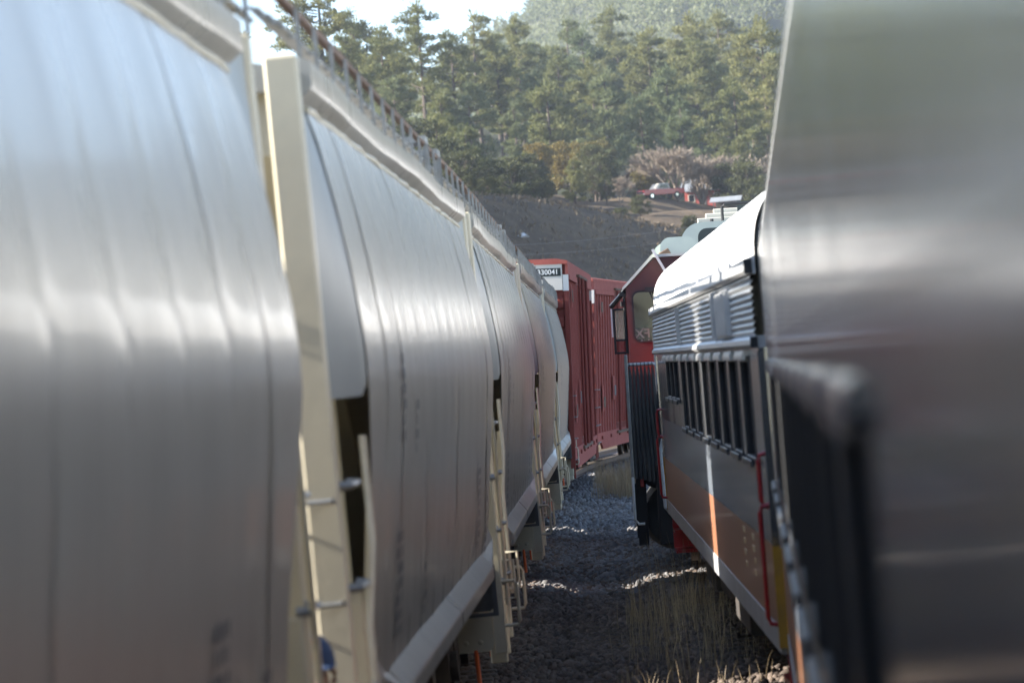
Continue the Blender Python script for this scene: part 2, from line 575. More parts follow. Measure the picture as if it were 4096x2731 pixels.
def track(name, tab, y0, y1, label):
    bed = MB()
    N = int((y1 - y0) / 2)
    rings = []
    for i in range(N + 1):
        y = y0 + (y1 - y0) * i / N
        c = curve_x(tab, y)
        rings.append([(c + dx, y, z) for dx, z in ((-2.3, -.42), (-1.6, -.235), (-1.2, -.215), (1.2, -.215), (1.6, -.235), (2.3, -.42))])
    bed.loft(rings)
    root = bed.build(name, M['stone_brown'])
    tag(root, label, kind='structure')
    prof = [(-.07, -.17), (.07, -.17), (.07, -.155), (.012, -.13), (.012, -.04), (.036, -.03), (.036, 0), (-.036, 0), (-.036, -.03), (-.012, -.04), (-.012, -.13), (-.07, -.155)]
    for s in (-1, 1):
        m = MB()
        m.loft([[(curve_x(tab, y) + s * .7525 + px, y, pz) for px, pz in prof] for y in np.arange(y0, y1, 2.0)], True)
        m.build('rail', M['rail_top'], root)
    sm = MB().box(-1.3, 1.3, -.11, .11, -.36, -.172).mesh('sleeper', M['sleeper'], bevel=.012)
    y = 20.0
    while y < 128:
        o = link_mesh('sleeper', sm, None, root)
        o.location = (curve_x(tab, y) + random.uniform(-.03, .03), y, 0)
        o.rotation_euler = (0, 0, -math.atan((curve_x(tab, y + 1) - curve_x(tab, y - 1)) / 2) + random.uniform(-.02, .02))
        y += .56
    return root


track('track', LEFT, -60, 170, 'railway track under the hopper cars and boxcars')
track('track', RIGHT, -60, 170, 'railway track under the passenger train')

# loose ballast, one mass of real stones
ICO_V = []
ph = (1 + 5 ** .5) / 2
for a, b in ((1, ph), (-1, ph), (1, -ph), (-1, -ph)):
    ICO_V += [(0, a, b), (a, b, 0), (b, 0, a)]
ICO_V = np.array(ICO_V, float)
ICO_V /= np.linalg.norm(ICO_V[0])
from itertools import combinations
dm = np.linalg.norm(ICO_V[:, None] - ICO_V[None], axis=2)
el = np.min(dm[dm > .01])
ICO_F = []
for a, b, c in combinations(range(12), 3):
    if abs(dm[a, b] - el) < .01 and abs(dm[b, c] - el) < .01 and abs(dm[a, c] - el) < .01:
        n = np.cross(ICO_V[b] - ICO_V[a], ICO_V[c] - ICO_V[a])
        ICO_F.append((a, b, c) if np.dot(n, ICO_V[a]) > 0 else (a, c, b))
ICO_F = np.array(ICO_F)


def rot_mats(n, rng):
    q = rng.normal(size=(n, 4))
    q /= np.linalg.norm(q, axis=1)[:, None]
    w, x, y, z = q.T
    return np.stack([np.stack([1 - 2 * (y * y + z * z), 2 * (x * y - z * w), 2 * (x * z + y * w)], 1),
                     np.stack([2 * (x * y + z * w), 1 - 2 * (x * x + z * z), 2 * (y * z - x * w)], 1),
                     np.stack([2 * (x * z - y * w), 2 * (y * z + x * w), 1 - 2 * (x * x + y * y)], 1)], 1)


def stones(name, label, m, pos, size):
    n = len(pos)
    base = ICO_V[None] * (1 + RNG.uniform(-.28, .28, (n, 12, 1)))
    sc = np.stack([RNG.uniform(.8, 1.3, n), RNG.uniform(.65, 1.1, n), RNG.uniform(.45, .85, n)], 1) * size[:, None]
    v = base * sc[:, None, :]
    v = np.einsum('nij,nkj->nki', rot_mats(n, RNG), v) + pos[:, None, :]
    f = ICO_F[None] + (np.arange(n) * 12)[:, None, None]
    o = link_mesh(name, np_mesh(name, v.reshape(-1, 3), f.reshape(-1, 3), m), None)
    tag(o, label, 'ballast', kind='stuff')
    return o


def bed_z(x, y):
    z = -.33
    for tab in (LEFT, RIGHT):
        d = abs(x - curve_x(tab, y))
        z = max(z, float(np.interp(d, [0, 1.2, 1.6, 2.3], [-.215, -.215, -.235, -.42])))
    return z


def scatter(n, y0, y1, x0, x1, s0, s1, sink=.25):
    y = RNG.uniform(y0, y1, n)
    x = np.array([RNG.uniform(curve_x(LEFT, q) + x0, curve_x(RIGHT, q) + x1) for q in y])
    s = RNG.uniform(s0, s1, n) * (1 + .5 * (RNG.random(n) > .9))
    z = np.array([bed_z(a, b) for a, b in zip(x, y)]) + s * sink + .015 * np.sin(x * 2.1 + y * .7) + .01
    return np.stack([x, y, z], 1), s


p, s = scatter(24000, 52, 122, .9, -.8, .032, .062)
stones('grey_ballast', 'pale grey crushed stone ballast between the farther cars', M['stone_grey'], p, s)
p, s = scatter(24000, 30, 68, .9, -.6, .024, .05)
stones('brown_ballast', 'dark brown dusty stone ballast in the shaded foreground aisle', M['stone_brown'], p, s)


# ------------------------------------------------------------------ covered hoppers
HP = [(1.43, 1.30), (1.475, 1.6), (1.515, 1.95), (1.555, 2.3), (1.592, 2.6), (1.617, 2.85), (1.622, 3.0), (1.612, 3.2), (1.585, 3.45), (1.54, 3.75), (1.48, 4.05), (1.435, 4.215)]
HL, PL = 7.9, 8.6


def side_panel_mesh(w, sgn, var):
    m = MB()
    k = 10
    rings = []
    ph_ = var * 1.7
    for i in range(k + 1):
        t = i / k
        off = .0022 * (1 - (2 * t - 1) ** 2) - (.004 if i in (0, k) else 0) + .0018 * math.sin(t * 5 + ph_)
        ring = []
        for j, (x, z) in enumerate(HP):
            y = (t - .5) * w
            if z < 2.8:                     # the outer edge of the end sheets is cut back low down
                cut = .55 * min(1, (2.8 - z) / .9)
                if var == -1: y = (t - .5) * w + cut * (1 - t)
                if var == -2: y = (t - .5) * w - cut * t
            ring.append((sgn * (x + (off + .002 * math.sin(z * 2.1 + ph_)) * (1 if 1 < j < len(HP) - 2 else .4)), y, z))
        rings.append(ring)
    m.loft(rings)
    return m.mesh('side_panel', M['hopper'], smooth=True)


def make_hopper():
    root = empty('covered_hopper')
    hull = MB()
    # inner body: end slopes, underside hoppers
    for e in (-1, 1):
        hull.add([(-1.41, e * 8.15, 4.0), (1.41, e * 8.15, 4.0), (1.41, e * 5.2, 1.25), (-1.41, e * 5.2, 1.25)], [(0, 1, 2, 3)])
        hull.add([(-1.41, e * 8.15, 4.0), (1.41, e * 8.15, 4.0), (1.41, e * 8.1, 4.4), (-1.41, e * 8.1, 4.4)], [(0, 1, 2, 3)])
    for e in (-1, 1):
        hull.box(-1.38, 1.38, e * (HL - .74), e * (HL - .72), 1.2, 3.5)
    for c in (-3.6, 0, 3.6):
        hull.add([(-1.35, c - 1.75, 1.28), (1.35, c - 1.75, 1.28), (1.35, c + 1.75, 1.28), (-1.35, c + 1.75, 1.28),
                  (-.5, c - .35, .45), (.5, c - .35, .45), (.5, c + .35, .45), (-.5, c + .35, .45)],
                 [(0, 1, 5, 4), (1, 2, 6, 5), (2, 3, 7, 6), (3, 0, 4, 7), (4, 5, 6, 7)])
    for s in (-1, 1):
        hull.prism_y([(s * (x - .03), z) for x, z in HP if z < 2.9], -HL + .66, HL - .66, False)
        hull.prism_y([(s * (x - .03), z) for x, z in HP if z > 2.8], -HL + .02, HL - .02, False)
        for e in (-1, 1):
            hull.prism_y([(s * x, z) for x, z in HP if z < 2.5] + [(s * (x - .06), z) for x, z in HP[::-1] if z < 2.5], e * (HL - .63), e * (HL - .67))
    h = hull.build('hull', M['hopper_trim'], root)
    npan = 12
    w = 2 * HL / npan
    rp = random.Random(12)
    for s in (-1, 1):
        pm = {q: side_panel_mesh(w + .012, s, q) for q in (0, 1, 2, -1, -2)}
        for i in range(npan):
            q = -1 if i == 0 else -2 if i == npan - 1 else rp.randrange(3)
            o = link_mesh('side_panel', pm[q], None, h)
            o.location = (s * rp.uniform(-.0012, .0012), -HL + (i + .5) * w, 0)
            o.rotation_euler = (0, rp.uniform(-.0008, .0008), rp.uniform(-.0012, .0012))
    # roof and top chord
    MB().prism_y([(1.40, 4.40), (1.0, 4.50), (.45, 4.60), (-.45, 4.60), (-1.0, 4.50), (-1.40, 4.40), (-1.38, 4.3), (1.38, 4.3)], -8.25, 8.25).build('roof', M['hopper'], root)
    for s in (-1, 1):
        c = MB()
        prof = [(1.40, 4.235), (1.475, 4.30), (1.485, 4.315), (1.485, 4.435), (1.455, 4.45), (1.36, 4.45), (1.36, 4.235)]
        n = 24
        rings = []
        for i in range(n + 1):
            y = -8.1 + 16.2 * i / n
            wv = .008 * math.sin(y * .8 + s) + .003 * math.sin(y * 2.7)
            rings.append([(s * (x + (wv if x > 1.45 else 0)), y, z + wv * .6) for x, z in prof])
        c.loft(rings, True)
        for e in (0, n):
            c.add(rings[e], [tuple(range(len(prof)))])
        c.build('top_chord', M['hopper'], root, smooth=True)
        wl = MB()
        wl.tube([(s * (1.438 + .004 * math.sin(k * 1.7)), -7.9 + k * .395, 4.222 + .006 * math.sin(k * 2.3)) for k in range(41)], .014, 6)
        wl.build('weld_seam', M['hopper_trim'], root, smooth=True)
        # side sill
        sl = MB()
        sp = [(1.432, 1.345), (1.525, 1.225), (1.53, 1.21), (1.53, 1.12), (1.51, 1.10), (1.36, 1.06), (1.36, 1.30)]
        sl.prism_y([(s * x, z) for x, z in sp], -6.0, 6.0)
        sl.build('side_sill', M['hopper'], root, bevel=.012)
        for e in (-1, 1):
            t = MB()
            t.add([(s * 1.42, e * 6.0, 1.33), (s * 1.52, e * 6.0, 1.22), (s * 1.49, e * 7.3, 1.40), (s * 1.43, e * 7.3, 1.6),
                   (s * 1.36, e * 6.0, 1.12), (s * 1.5, e * 6.0, 1.12), (s * 1.47, e * 7.3, 1.1), (s * 1.36, e * 7.3, 1.1)],
                  [(0, 1, 2, 3), (4, 5, 6, 7), (0, 1, 5, 4), (2, 3, 7, 6), (1, 2, 6, 5), (0, 3, 7, 4)])
            t.build('sill_end', M['hopper'], root, bevel=.01)
            # plate with a hole, facing along the car
            pl = MB()
            y = e * 6.75
            N = 20
            x0, x1, z0, z1 = 1.02, 1.50, .80, 1.17
            outer, inner = [], []
            for k in range(N):
                a = k * math.tau / N
                ca, sa = math.cos(a), math.sin(a)
                q = 1 / max(abs(ca), abs(sa))
                outer.append((s * ((x0 + x1) / 2 + ca * q * (x1 - x0) / 2), (z0 + z1) / 2 + sa * q * (z1 - z0) / 2))
                inner.append((s * ((x0 + x1) / 2 + ca * .12), (z0 + z1) / 2 + sa * .09 + .01))
            vs = []
            for yy in (y - .012, y + .012):
                vs += [(x, yy, z) for x, z in outer] + [(x, yy, z) for x, z in inner]
            fs = []
            for k in range(N):
                k2 = (k + 1) % N
                fs += [(k, k2, N + k2, N + k), (2 * N + k2, 2 * N + k, 3 * N + k, 3 * N + k2), (k, k2, 2 * N + k2, 2 * N + k), (N + k2, N + k, 3 * N + k, 3 * N + k2)]
            pl.add(vs, fs)
            pl.box(s * 1.46, s * 1.505, y - .05, y + .05, .78, 1.2)
            pl.box(s * 1.0, s * 1.505, y - .06, y + .06, .755, .785)
            pl.build('bolster_plate', M['hopper_dark'], root)
            # beige end plate with rivets and hanging orange rod
            ep = MB().prism_y([(s * a, b) for a, b in ((1.05, .74), (1.40, .74), (1.40, .44), (1.36, .40), (1.09, .40), (1.05, .44))], e * 7.42 - .012, e * 7.42 + .012)
            for bx in (1.16, 1.29):
                for sy in (-1, 1):
                    ep.tube([(s * bx, e * 7.42 + sy * .012, .49), (s * bx, e * 7.42 + sy * .03, .49)], [.024, .014], 10)
            ep.build('end_plate', M['hopper_trim'], root)
            MB().tube([(s * 1.24, e * 7.42, .42), (s * 1.245, e * 7.42, .1)], .021, 8).build('orange_rod', M['orange'], root)
            # corner post, inner post
            MB().box(s * 1.315, s * 1.475, e * (PL - .05), e * (PL + .05), .2, 4.43).build('corner_post', M['hopper_trim'], root, bevel=.012)
            MB().box(s * 1.38, s * 1.50, e * (PL - .52), e * (PL - .44), .32, 1.9).build('ladder_leg', M['hopper_trim'], root, bevel=.01)
            # upper side gusset between post and hull, rounded lower corner
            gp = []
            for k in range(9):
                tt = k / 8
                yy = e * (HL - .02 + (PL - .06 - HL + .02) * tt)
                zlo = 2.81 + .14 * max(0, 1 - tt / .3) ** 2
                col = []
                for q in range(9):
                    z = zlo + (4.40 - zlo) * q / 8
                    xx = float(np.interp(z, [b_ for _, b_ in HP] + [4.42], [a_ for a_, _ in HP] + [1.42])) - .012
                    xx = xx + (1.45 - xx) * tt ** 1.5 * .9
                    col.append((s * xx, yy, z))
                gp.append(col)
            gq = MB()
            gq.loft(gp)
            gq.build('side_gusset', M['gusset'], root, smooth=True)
            # ladder: end rungs and side rungs
            for k in range(4):
                z = .90 + k * .48
                MB().tube([(s * 1.44, e * (PL + .05), z), (s * 1.44, e * (PL + .11), z), (s * 1.02, e * (PL + .11), z), (s * 1.02, e * (PL + .02), z)], .014, 6).build('rung', M['galv'], root, smooth=True)
                MB().tube([(s * 1.47, e * (PL - .02), z + .06), (s * 1.53, e * (PL - .03), z + .06), (s * 1.53, e * (PL - .48), z + .06), (s * 1.48, e * (PL - .49), z + .06)], .015, 6).build('rung', M['galv'], root, smooth=True)
                for q in (-.03, -.48):
                    MB().tube([(s * 1.475, e * (PL + q), z + .06), (s * 1.535, e * (PL + q), z + .06)], [.026, .018], 8).build('rung_bolt', M['galv'], root, smooth=True)
            MB().box(s * .98, s * 1.04, e * (PL - .03), e * (PL + .03), .55, 3.6).build('ladder_stile', M['hopper_trim'], root, bevel=.008)
            MB().tube([(s * 1.56, e * (HL + .08), 2.62), (s * 1.56, e * (HL + .08), 2.12), (s * 1.53, e * (HL + .36), 1.72), (s * 1.53, e * (HL + .38), .75)], .018, 8).build('grab_rod', M['hopper_trim'], root, smooth=True)
            # sill step (stirrup) and grab hoop
            MB().tube([(s * 1.50, e * 7.95, .98), (s * 1.62, e * 7.95, .98), (s * 1.64, e * 7.95, .93), (s * 1.64, e * 7.95, .62), (s * 1.62, e * 7.95, .58), (s * 1.50, e * 7.95, .58)], .016, 8).build('grab_hoop', M['hopper_trim'], root, smooth=True)
            MB().tube([(s * 1.50, e * 8.35, 1.15), (s * 1.61, e * 8.35, 1.15), (s * 1.61, e * 8.35, .8), (s * 1.50, e * 8.35, .8)], .014, 8).build('grab_hoop', M['hopper_trim'], root, smooth=True)
        # roof-edge running board
        rb = MB()
        for k, (dx, dz) in enumerate(((1.43, 4.54), (1.385, 4.575), (1.34, 4.61))):
            rb.box(s * (dx - .018), s * (dx + .018), -9.05, 9.05, dz - .006, dz + .012)
        for k in range(37):
            y = -9.0 + k * .5
            rb.beam((s * 1.46, y, 4.52), (s * 1.31, y, 4.63), .03, .02)
        rb.build('running_board', M['galv'], root)
        for k in range(18):
            y = -8.5 + k
            MB().box(s * 1.470, s * 1.490, y - .01, y + .01, 4.42, 4.655).build('stanchion', M['galv'], root)
        for k in range(9):
            MB().box(s * 1.43, s * 1.468, -9.04 + k * 2.01, -7.03 + k * 2.01, 4.645 + .004 * (k % 3), 4.675 + .006 * ((k * 5) % 3)).build('board_edge', M['rust'], root)
    for e in (-1, 1):
        cp = MB()
        yq = 2.6 if e < 0 else 4.4
        cp.box(-1.47, 1.47, yq, yq + .45, 4.68, 4.73)
        for x in (-1.46, -.75, 0, .75, 1.46):
            for dq in (.03, .40):
                cp.box(x - .014, x + .014, yq + dq, yq + dq + .025, 4.4, 4.68)
        cp.build('crossover_platform', M['galv'], root)
        es = MB()
        es.box(-1.48, 1.48, e * 8.2, e * 8.54, .92, 1.16)
        es.box(-1.4, 1.4, e * 8.05, e * 8.3, 2.05, 2.17)
        es.box(-.25, .25, e * 5.4, e * 8.5, .75, 1.1)
        for x in (-.55, .55):
            es.beam((x, e * 8.35, 1.1), (x, e * 8.0, 3.9), .09, .09)
        es.build('end_sill', M['hopper_trim'], root)
        MB().box(-1.38, 1.38, e * 5.3, e * 8.19, 1.10, 1.125).build('shear_plate', M['hopper_trim'], root)
        MB().cyl((-.5, e * 7.3, 1.42), (.5, e * 7.3, 1.42), .2, 16).build('brake_reservoir', M['hopper_dark'], root, smooth=True)
        MB().box(-.13, .13, e * 8.5, e * 8.98, .76, .98).obox((0, e * 9.06, .86), .24, .2, .3, (0, 0, .3 * e)).build('coupler', M['bogie'], root, bevel=.02)
        make_bogie(root, e * 6.7, .42, .88)
    for c in (-5.2, -1.75, 1.75, 5.2):
        MB().prism_y([(.42, 4.6), (.36, 4.70), (-.36, 4.70), (-.42, 4.6)], c - 1.6, c + 1.6).build('hatch', M['hopper'], root)
    # stencilled data on the visible flank: short worn dashes
    st = MB()
    rr = random.Random(3)

    def hx(z):
        return float(np.interp(z, [b for _, b in HP], [a for a, _ in HP])) + .0165
    for (y0, ztop, rows, n, sp) in ((-5.6, 3.02, 6, 3, .1), (-4.3, 2.75, 4, 2, .12), (-5.9, 2.05, 7, 5, .12), (4.6, 2.1, 8, 4, .12), (6.2, 1.9, 7, 3, .12), (-3.2, 1.75, 4, 3, .12)):
        for r_ in range(rows):
            for c in range(n):
                if rr.random() < .25: continue
                z = ztop - r_ * .085
                y = y0 + c * sp + rr.uniform(-.01, .01)
                l = rr.uniform(.05, .09)
                st.add([(hx(z), y, z), (hx(z), y + l, z), (hx(z - .055), y + l, z - .055), (hx(z - .055), y, z - .055)], [(0, 1, 2, 3)])
    tag(st.build('stencil_marks', M['stencil'], root), kind='stuff')
    return root


WHEEL_ME = {}


def make_bogie(root, yc, r, half):
    b = MB()
    for s in (-1, 1):
        prof = [(-half - .25, r + .16), (-half - .25, r - .12), (-half + .3, r - .12), (-.35, r - .27), (.35, r - .27), (half - .3, r - .12), (half + .25, r - .12), (half + .25, r + .16), (.6, r + .22), (-.6, r + .22)]
        b.prism_x([(yc + a, z) for a, z in prof], s * .97, s * 1.09)
        for k in (-.13, .13):
            for j in range(5):
                b.cyl((s * 1.03, yc + k, r - .24 + j * .075), (s * 1.03, yc + k, r - .195 + j * .075), .075, 10)
        for k in (-half, half):
            b.cyl((s * 1.08, yc + k, r), (s * 1.16, yc + k, r), .13, 12)
    b.box(-1.1, 1.1, yc - .2, yc + .2, r + .02, r + .3)
    o = b.build('bogie', M['bogie'], root)
    if r not in WHEEL_ME:
        w = MB()
        w.tube([(-.07, 0, 0), (-.045, 0, 0), (-.04, 0, 0), (.06, 0, 0)], [r + .028, r + .028, r, r], 28)
        w.cyl((.06, 0, 0), (.09, 0, 0), .15, 14)
        WHEEL_ME[r] = w.mesh('wheel', M['wheel'], smooth=True)
    for k in (-half, half):
        for s in (-1, 1):
            wo = link_mesh('wheel', WHEEL_ME[r], None, o)
            wo.location = (s * .78, yc + k, r)
            wo.rotation_euler = (0, 0, 0 if s > 0 else math.pi)
        MB().cyl((-.75, yc + k, r), (.75, yc + k, r), .085, 12).build('axle', M['wheel'], o, smooth=True)
    return o


hop = make_hopper()
HOPPERS = [(7.75, -3.03, 0.1, 'blurred nearest pale grey covered hopper car filling the left side'),
           (26.1, -2.925, 0.0, 'second pale grey covered hopper car, just past the cream post at left'),
           (44.4, -3.00, -.38, 'third pale grey covered hopper car, in the middle of the line'),
           (62.7, -3.11, -.34, 'fourth covered hopper car, its narrow flank tinged pink and purple'),
           (81.0, -3.20, -.2, 'farthest pale covered hopper car, touching the red boxcar'),
           (-10.55, -3.03, 0.0, 'pale grey covered hopper car trailing the nearest one, outside the picture')]
for i, (y, x, a, lab) in enumerate(HOPPERS):
    o = hop if i == 0 else copy_tree(hop)
    o.location = (x + .07, y, 0)
    o.rotation_euler = (0, R(-1.3 + .2 * (i % 5)), R(-a))
    tag(o, lab, 'hopper car', 'covered hopper cars on the left track')


# ------------------------------------------------------------------ passenger cars
def make_passenger(name, label, wins, shorts, blind=None, vents=True, fluted=True, rails=(-1, 1), zt=2.90):
    """body 24 m long, left flank at x = -1.52; windows are centre positions along the car"""
    root = empty(name)
    L = 12.0
    X = 1.52
    WW = .62                    # half width of a window
    zb = 2.12
    allw = sorted([(w, zb, i) for i, w in enumerate(wins)] + [(w, 2.40, -1) for w in shorts])
    # lower bands, butted one above the other
    for s in (-1, 1):
        MB().box(s * (X - .05), s * X, -L, L, 1.6, zb).build('grey_side_panel', M['car_grey'], root)
        MB().box(s * (X - .05), s * X, -L, L, 1.04, 1.597).build('orange_stripe', M['car_orange'], root)
        MB().box(s * (X - .05), s * (X + .006), -L, L, .86, 1.037).build('white_sill', M['car_white'], root)
        # wall between windows
        wall = MB()
        y = -L
        for w, b, _ in allw:
            wall.box(s * (X - .05), s * X, y, w - WW, zb + .002, zt)
            if b > zb:
                wall.box(s * (X - .05), s * X, w - WW, w + WW, zb + .002, b)
            y = w + WW
        wall.box(s * (X - .05), s * X, y, L, zb + .002, zt)
        wall.box(s * (X - .05), s * X, -L, L, zt + .002, 2.95)
        wall.build('window_band', M['steel_car'] if fluted else M['steel_dark'], root)
        for w, b, i in allw:
            f = MB()
            t = .045
            jb = MB()
            for (a0, a1, c0, c1) in ((w - WW, w - WW + t, b, zt), (w + WW - t, w + WW, b, zt), (w - WW + t, w + WW - t, b, b + t), (w - WW + t, w + WW - t, zt - t, zt)):
                f.box(s * (X - .02), s * (X + .007), a0, a1, c0, c1)
                jb.box(s * (X - (.11 if fluted else .14)), s * (X - .021), a0, a1, c0, c1)
            win = f.build('window', M['win_frame'] if fluted else M['black_rubber'], root, bevel=.006)
            jb.build('jamb', M['black_rubber'], win)
            MB().box(s * (X - (.10 if fluted else .13)), s * (X - (.09 if fluted else .12)), w - WW + t, w + WW - t, b + t, zt - t).build('pane', M['glass_dark'] if i != blind else M['blind'], win)
            hp = .05 if fluted else .03
            MB().prism_y([(s * X, zt + .045), (s * (X + hp * .7), zt + .035), (s * (X + hp), zt + .005), (s * (X + hp), zt - .03), (s * (X + .024), zt - .03), (s * (X + .024), zt - .002), (s * X, zt - .002)], w - WW + .04, w + WW - .04).build('hood', M['fluted'] if fluted else M['steel_dark'], win, smooth=True)
            MB().box(s * (X + .023), s * (X + .045), w - WW + .02, w + WW - .02, b - .02, b + .03).build('sill', M['win_frame'], win, bevel=.006)
        # belt moulding
        bm_ = MB().prism_y([(s * (X - .05), 2.952), (s * (X + .03), 2.952), (s * (X + .055), 2.975), (s * (X + .05), 3.01), (s * (X + .015), 3.035), (s * (X - .05), 3.035)] if fluted else
                            [(s * (X - .05), 2.952), (s * (X + .003), 2.952), (s * (X + .003), 3.035), (s * (X - .05), 3.035)], -L, L)
        bm_.build('belt_moulding', M['gutter'] if fluted else M['steel_car'], root, smooth=True)
        # fluted letterboard
        prof = []
        n = 9
        for k in range(n * 8 + 1) if fluted else ():
            q = k / (n * 8)
            prof.append((s * (X - .004 + .026 * abs(math.sin(q * n * math.pi)) ** .7), 3.037 + q * .42))
        if not fluted:
            prof = [(s * X, 3.037), (s * X, 3.457)]
        fl = MB()
        rings = [[(x, y, z) for x, z in prof] for y in np.linspace(-L + .03, L - .03, 25)]
        fl.loft(rings)
        fl.build('fluted_panel' if fluted else 'letterboard', M['fluted'] if fluted else M['steel_car'], root, smooth=True)
        # gutter / eave
        if fluted: MB().prism_y([(s * (X - .02), 3.458), (s * (X + .04), 3.458), (s * (X + .06), 3.48), (s * (X + .05), 3.56), (s * (X - .02), 3.585)], -L - .02, L + .02).build('gutter', M['gutter'], root, smooth=True)
        else: MB().box(s * (X - .02), s * (X + .001), -L, L, 3.458, 3.575).build('gutter', M['steel_car'], root)
        for e in (-1, 1):
            if fluted: MB().box(s * (X + .0), s * (X + .058), e * (L + .022), e * (L + .04), 3.46, 3.56).build('gutter_end', M['black_rubber'], root)
            if fluted: MB().box(s * (X + .0), s * (X + .052), e * (L + .003), e * (L + .02), 2.955, 3.03).build('moulding_end', M['black_rubber'], root)
            # corner strip
            MB().box(s * (X - .07), s * (X + .012), e * (L - .01 + .012), e * (L + .05), 1.6, 2.93).build('corner_strip', M['steel_car'], root)
            MB().box(s * (X - .07), s * (X + .014), e * (L + .002), e * (L + .05), .9, 1.598).build('yellow_strip', M['yellow'], root)
            # red grab rails
            for (ya, z1_, z0_, so) in ((.10, 2.23, 1.86, .055), (.02, 1.88, 1.06, .075)) if e in rails else ():
                yr = e * (L - ya)
                MB().tube([(s * X, yr, z1_), (s * (X + so * .8), yr, z1_ - .01), (s * (X + so), yr, z1_ - .05), (s * (X + so), yr, z0_ + .05), (s * (X + so * .8), yr, z0_ + .01), (s * X, yr, z0_)], .017, 8).build('grab_rail', M['red_rail'], root, smooth=True)
            # step well
            st = MB()
            st.box(s * (X - .62), s * (X - .04), e * (L - .06), e * (L - .02), .35, .86)
            st.box(s * (X - .62), s * (X - .04), e * (L - .8), e * (L - .06), .36, .40)
            st.box(s * (X - .62), s * (X - .04), e * (L - .8), e * (L - .06), .62, .66)
            st.build('steps', M['red_rail'], root)
    if vents:
        for y0, y1, nm in ((-6.6, -6.25, 'vent_grille'), (2.1, 2.25, 'vent_trim')):
            v = MB()
            v.box(-X - .045, -X - .001, y0, y1, 3.045, 3.43)
            for k in range(10):
                yy = y0 + (k + .5) * (y1 - y0) / 10
                v.box(-X - .055, -X - .0455, yy - .006, yy + .006, 3.05, 3.425)
            v.build(nm, M['gutter'], root)
        v = MB().box(-X - .05, -X - .001, -8.9, -7.2, 3.06, 3.40)
        for k in range(26):
            yy = -8.85 + k * .065
            v.box(-X - .062, -X - .0505, yy - .012, yy + .012, 3.07, 3.39)
        v.build('vent_panel', M['gutter'], root)
    # roof
    rings = []
    prof = []
    for k in range(41):
        a = math.pi * k / 40
        ca, sa = math.cos(a), math.sin(a)
        prof.append((1.50 * math.copysign(abs(ca) ** .62, ca), 3.56 + .74 * sa ** .75))
    rb = MB()
    for y in (-L, -L / 2, 0, L / 2, L):
        rings.append([(x, y, z) for x, z in prof])
    rb.loft(rings)
    rb.build('roof', M['roof_white'], root, smooth=True)
    # ends
    for e in (-1, 1):
        en = MB()
        pp = [(x * .985, z - .015) for x, z in prof] + [(-1.46, .9), (1.46, .9)]
        en.prism_y(pp, e * (L - .03), e * (L - .001))
        en.build('end_wall', M['steel_car'], root)
        MB().box(-.62, .62, e * (L + .0), e * (L + .42), 1.2, 3.5).build('diaphragm', M['black_rubber'], root, bevel=.06)
        MB().box(-.12, .12, e * L, e * (L + .45), .75, .98).build('coupler', M['bogie'], root)
        make_bogie(root, e * 8.6, .455, 1.25)
    fl = MB()
    fl.box(-1.45, 1.45, -L + .04, L - .04, 1.02, 1.2)
    fl.build('underframe', M['bogie'], root)
    for k, (y0, y1, z0) in enumerate(((-4.5, -2.0, .42), (-.9, 1.1, .5), (2.2, 4.6, .4))):
        MB().box(-1.36, -.75, y0, y1, z0, 1.0).build('battery_box', M['bogie'], root, bevel=.03)
    MB().cyl((-1.0, -6.2, .62), (-1.0, -5.0, .62), .2, 14).build('air_tank', M['bogie'], root, smooth=True)
    tag(root, label, 'passenger car', 'passenger train on the right track')
    return root


tall = [-12 + (w - 25.7) for w in (27.6, 29.4, 31.2, 33.0, 34.8, 36.6, 38.4, 40.2)]
short = [-12 + (w - 25.7) for w in (42.4, 43.8, 45.2)]
c2 = make_passenger('passenger_car', 'farther silver passenger coach with fluted upper band, white roof and orange stripe', tall, short, blind=3)
ang = math.atan2(.28 - .84, 49.6 - 25.7)
c2.location = (.56 + 1.52, 37.65, 0.0)
c2.rotation_euler = (R(.1), 0, -ang)
# small data markings on the orange stripe
mk = MB()
rr = random.Random(5)
for y0 in (-10.6, -9.5, -8.2):
    for r_ in range(4):
        mk.box(-1.526, -1.5205, y0, y0 + rr.uniform(.15, .3), 1.52 - r_ * .09, 1.56 - r_ * .09)
mk.build('data_markings', M['marking'], c2)
c1 = make_passenger('passenger_car', 'near silver passenger coach, badly out of focus, along the right edge',
                    [-12 + w for w in (4.2, 6.0, 7.8, 9.6, 11.4, 13.2, 15.0, 16.8, 18.6, 20.4)], [], vents=False, fluted=False, rails=(), zt=2.82)
c1.location = (.135 + .0295 * 12.7 + 1.52, 12.72, 0)
c1.rotation_euler = (0, 0, -math.atan(.0295))
c0 = copy_tree(c1)
c0.location = (1.62, -12.95, 0)
c0.rotation_euler = (0, 0, 0)
c0['label'] = 'silver passenger coach trailing the near one, outside the picture'


# ------------------------------------------------------------------ locomotive (near end of its deck at local y = 0)
def text_mesh(txt, size, name, m, parent, mirror=False, width=None):
    cu = bpy.data.curves.new(name, 'FONT')
    cu.body = txt
    cu.size = size
    cu.align_x = 'CENTER'
    cu.align_y = 'CENTER'
    cu.extrude = .002
    cu.offset = size * .018
    o = bpy.data.objects.new(name, cu)
    COL.objects.link(o)
    bpy.context.view_layer.update()
    me = bpy.data.meshes.new_from_object(o.evaluated_get(bpy.context.evaluated_depsgraph_get()))
    bpy.data.objects.remove(o)
    if mirror:
        for v in me.vertices: v.co.x *= -1
    me.materials.clear()
    me.materials.append(m)
    me.name = name
    return link_mesh(name, me, None, parent)


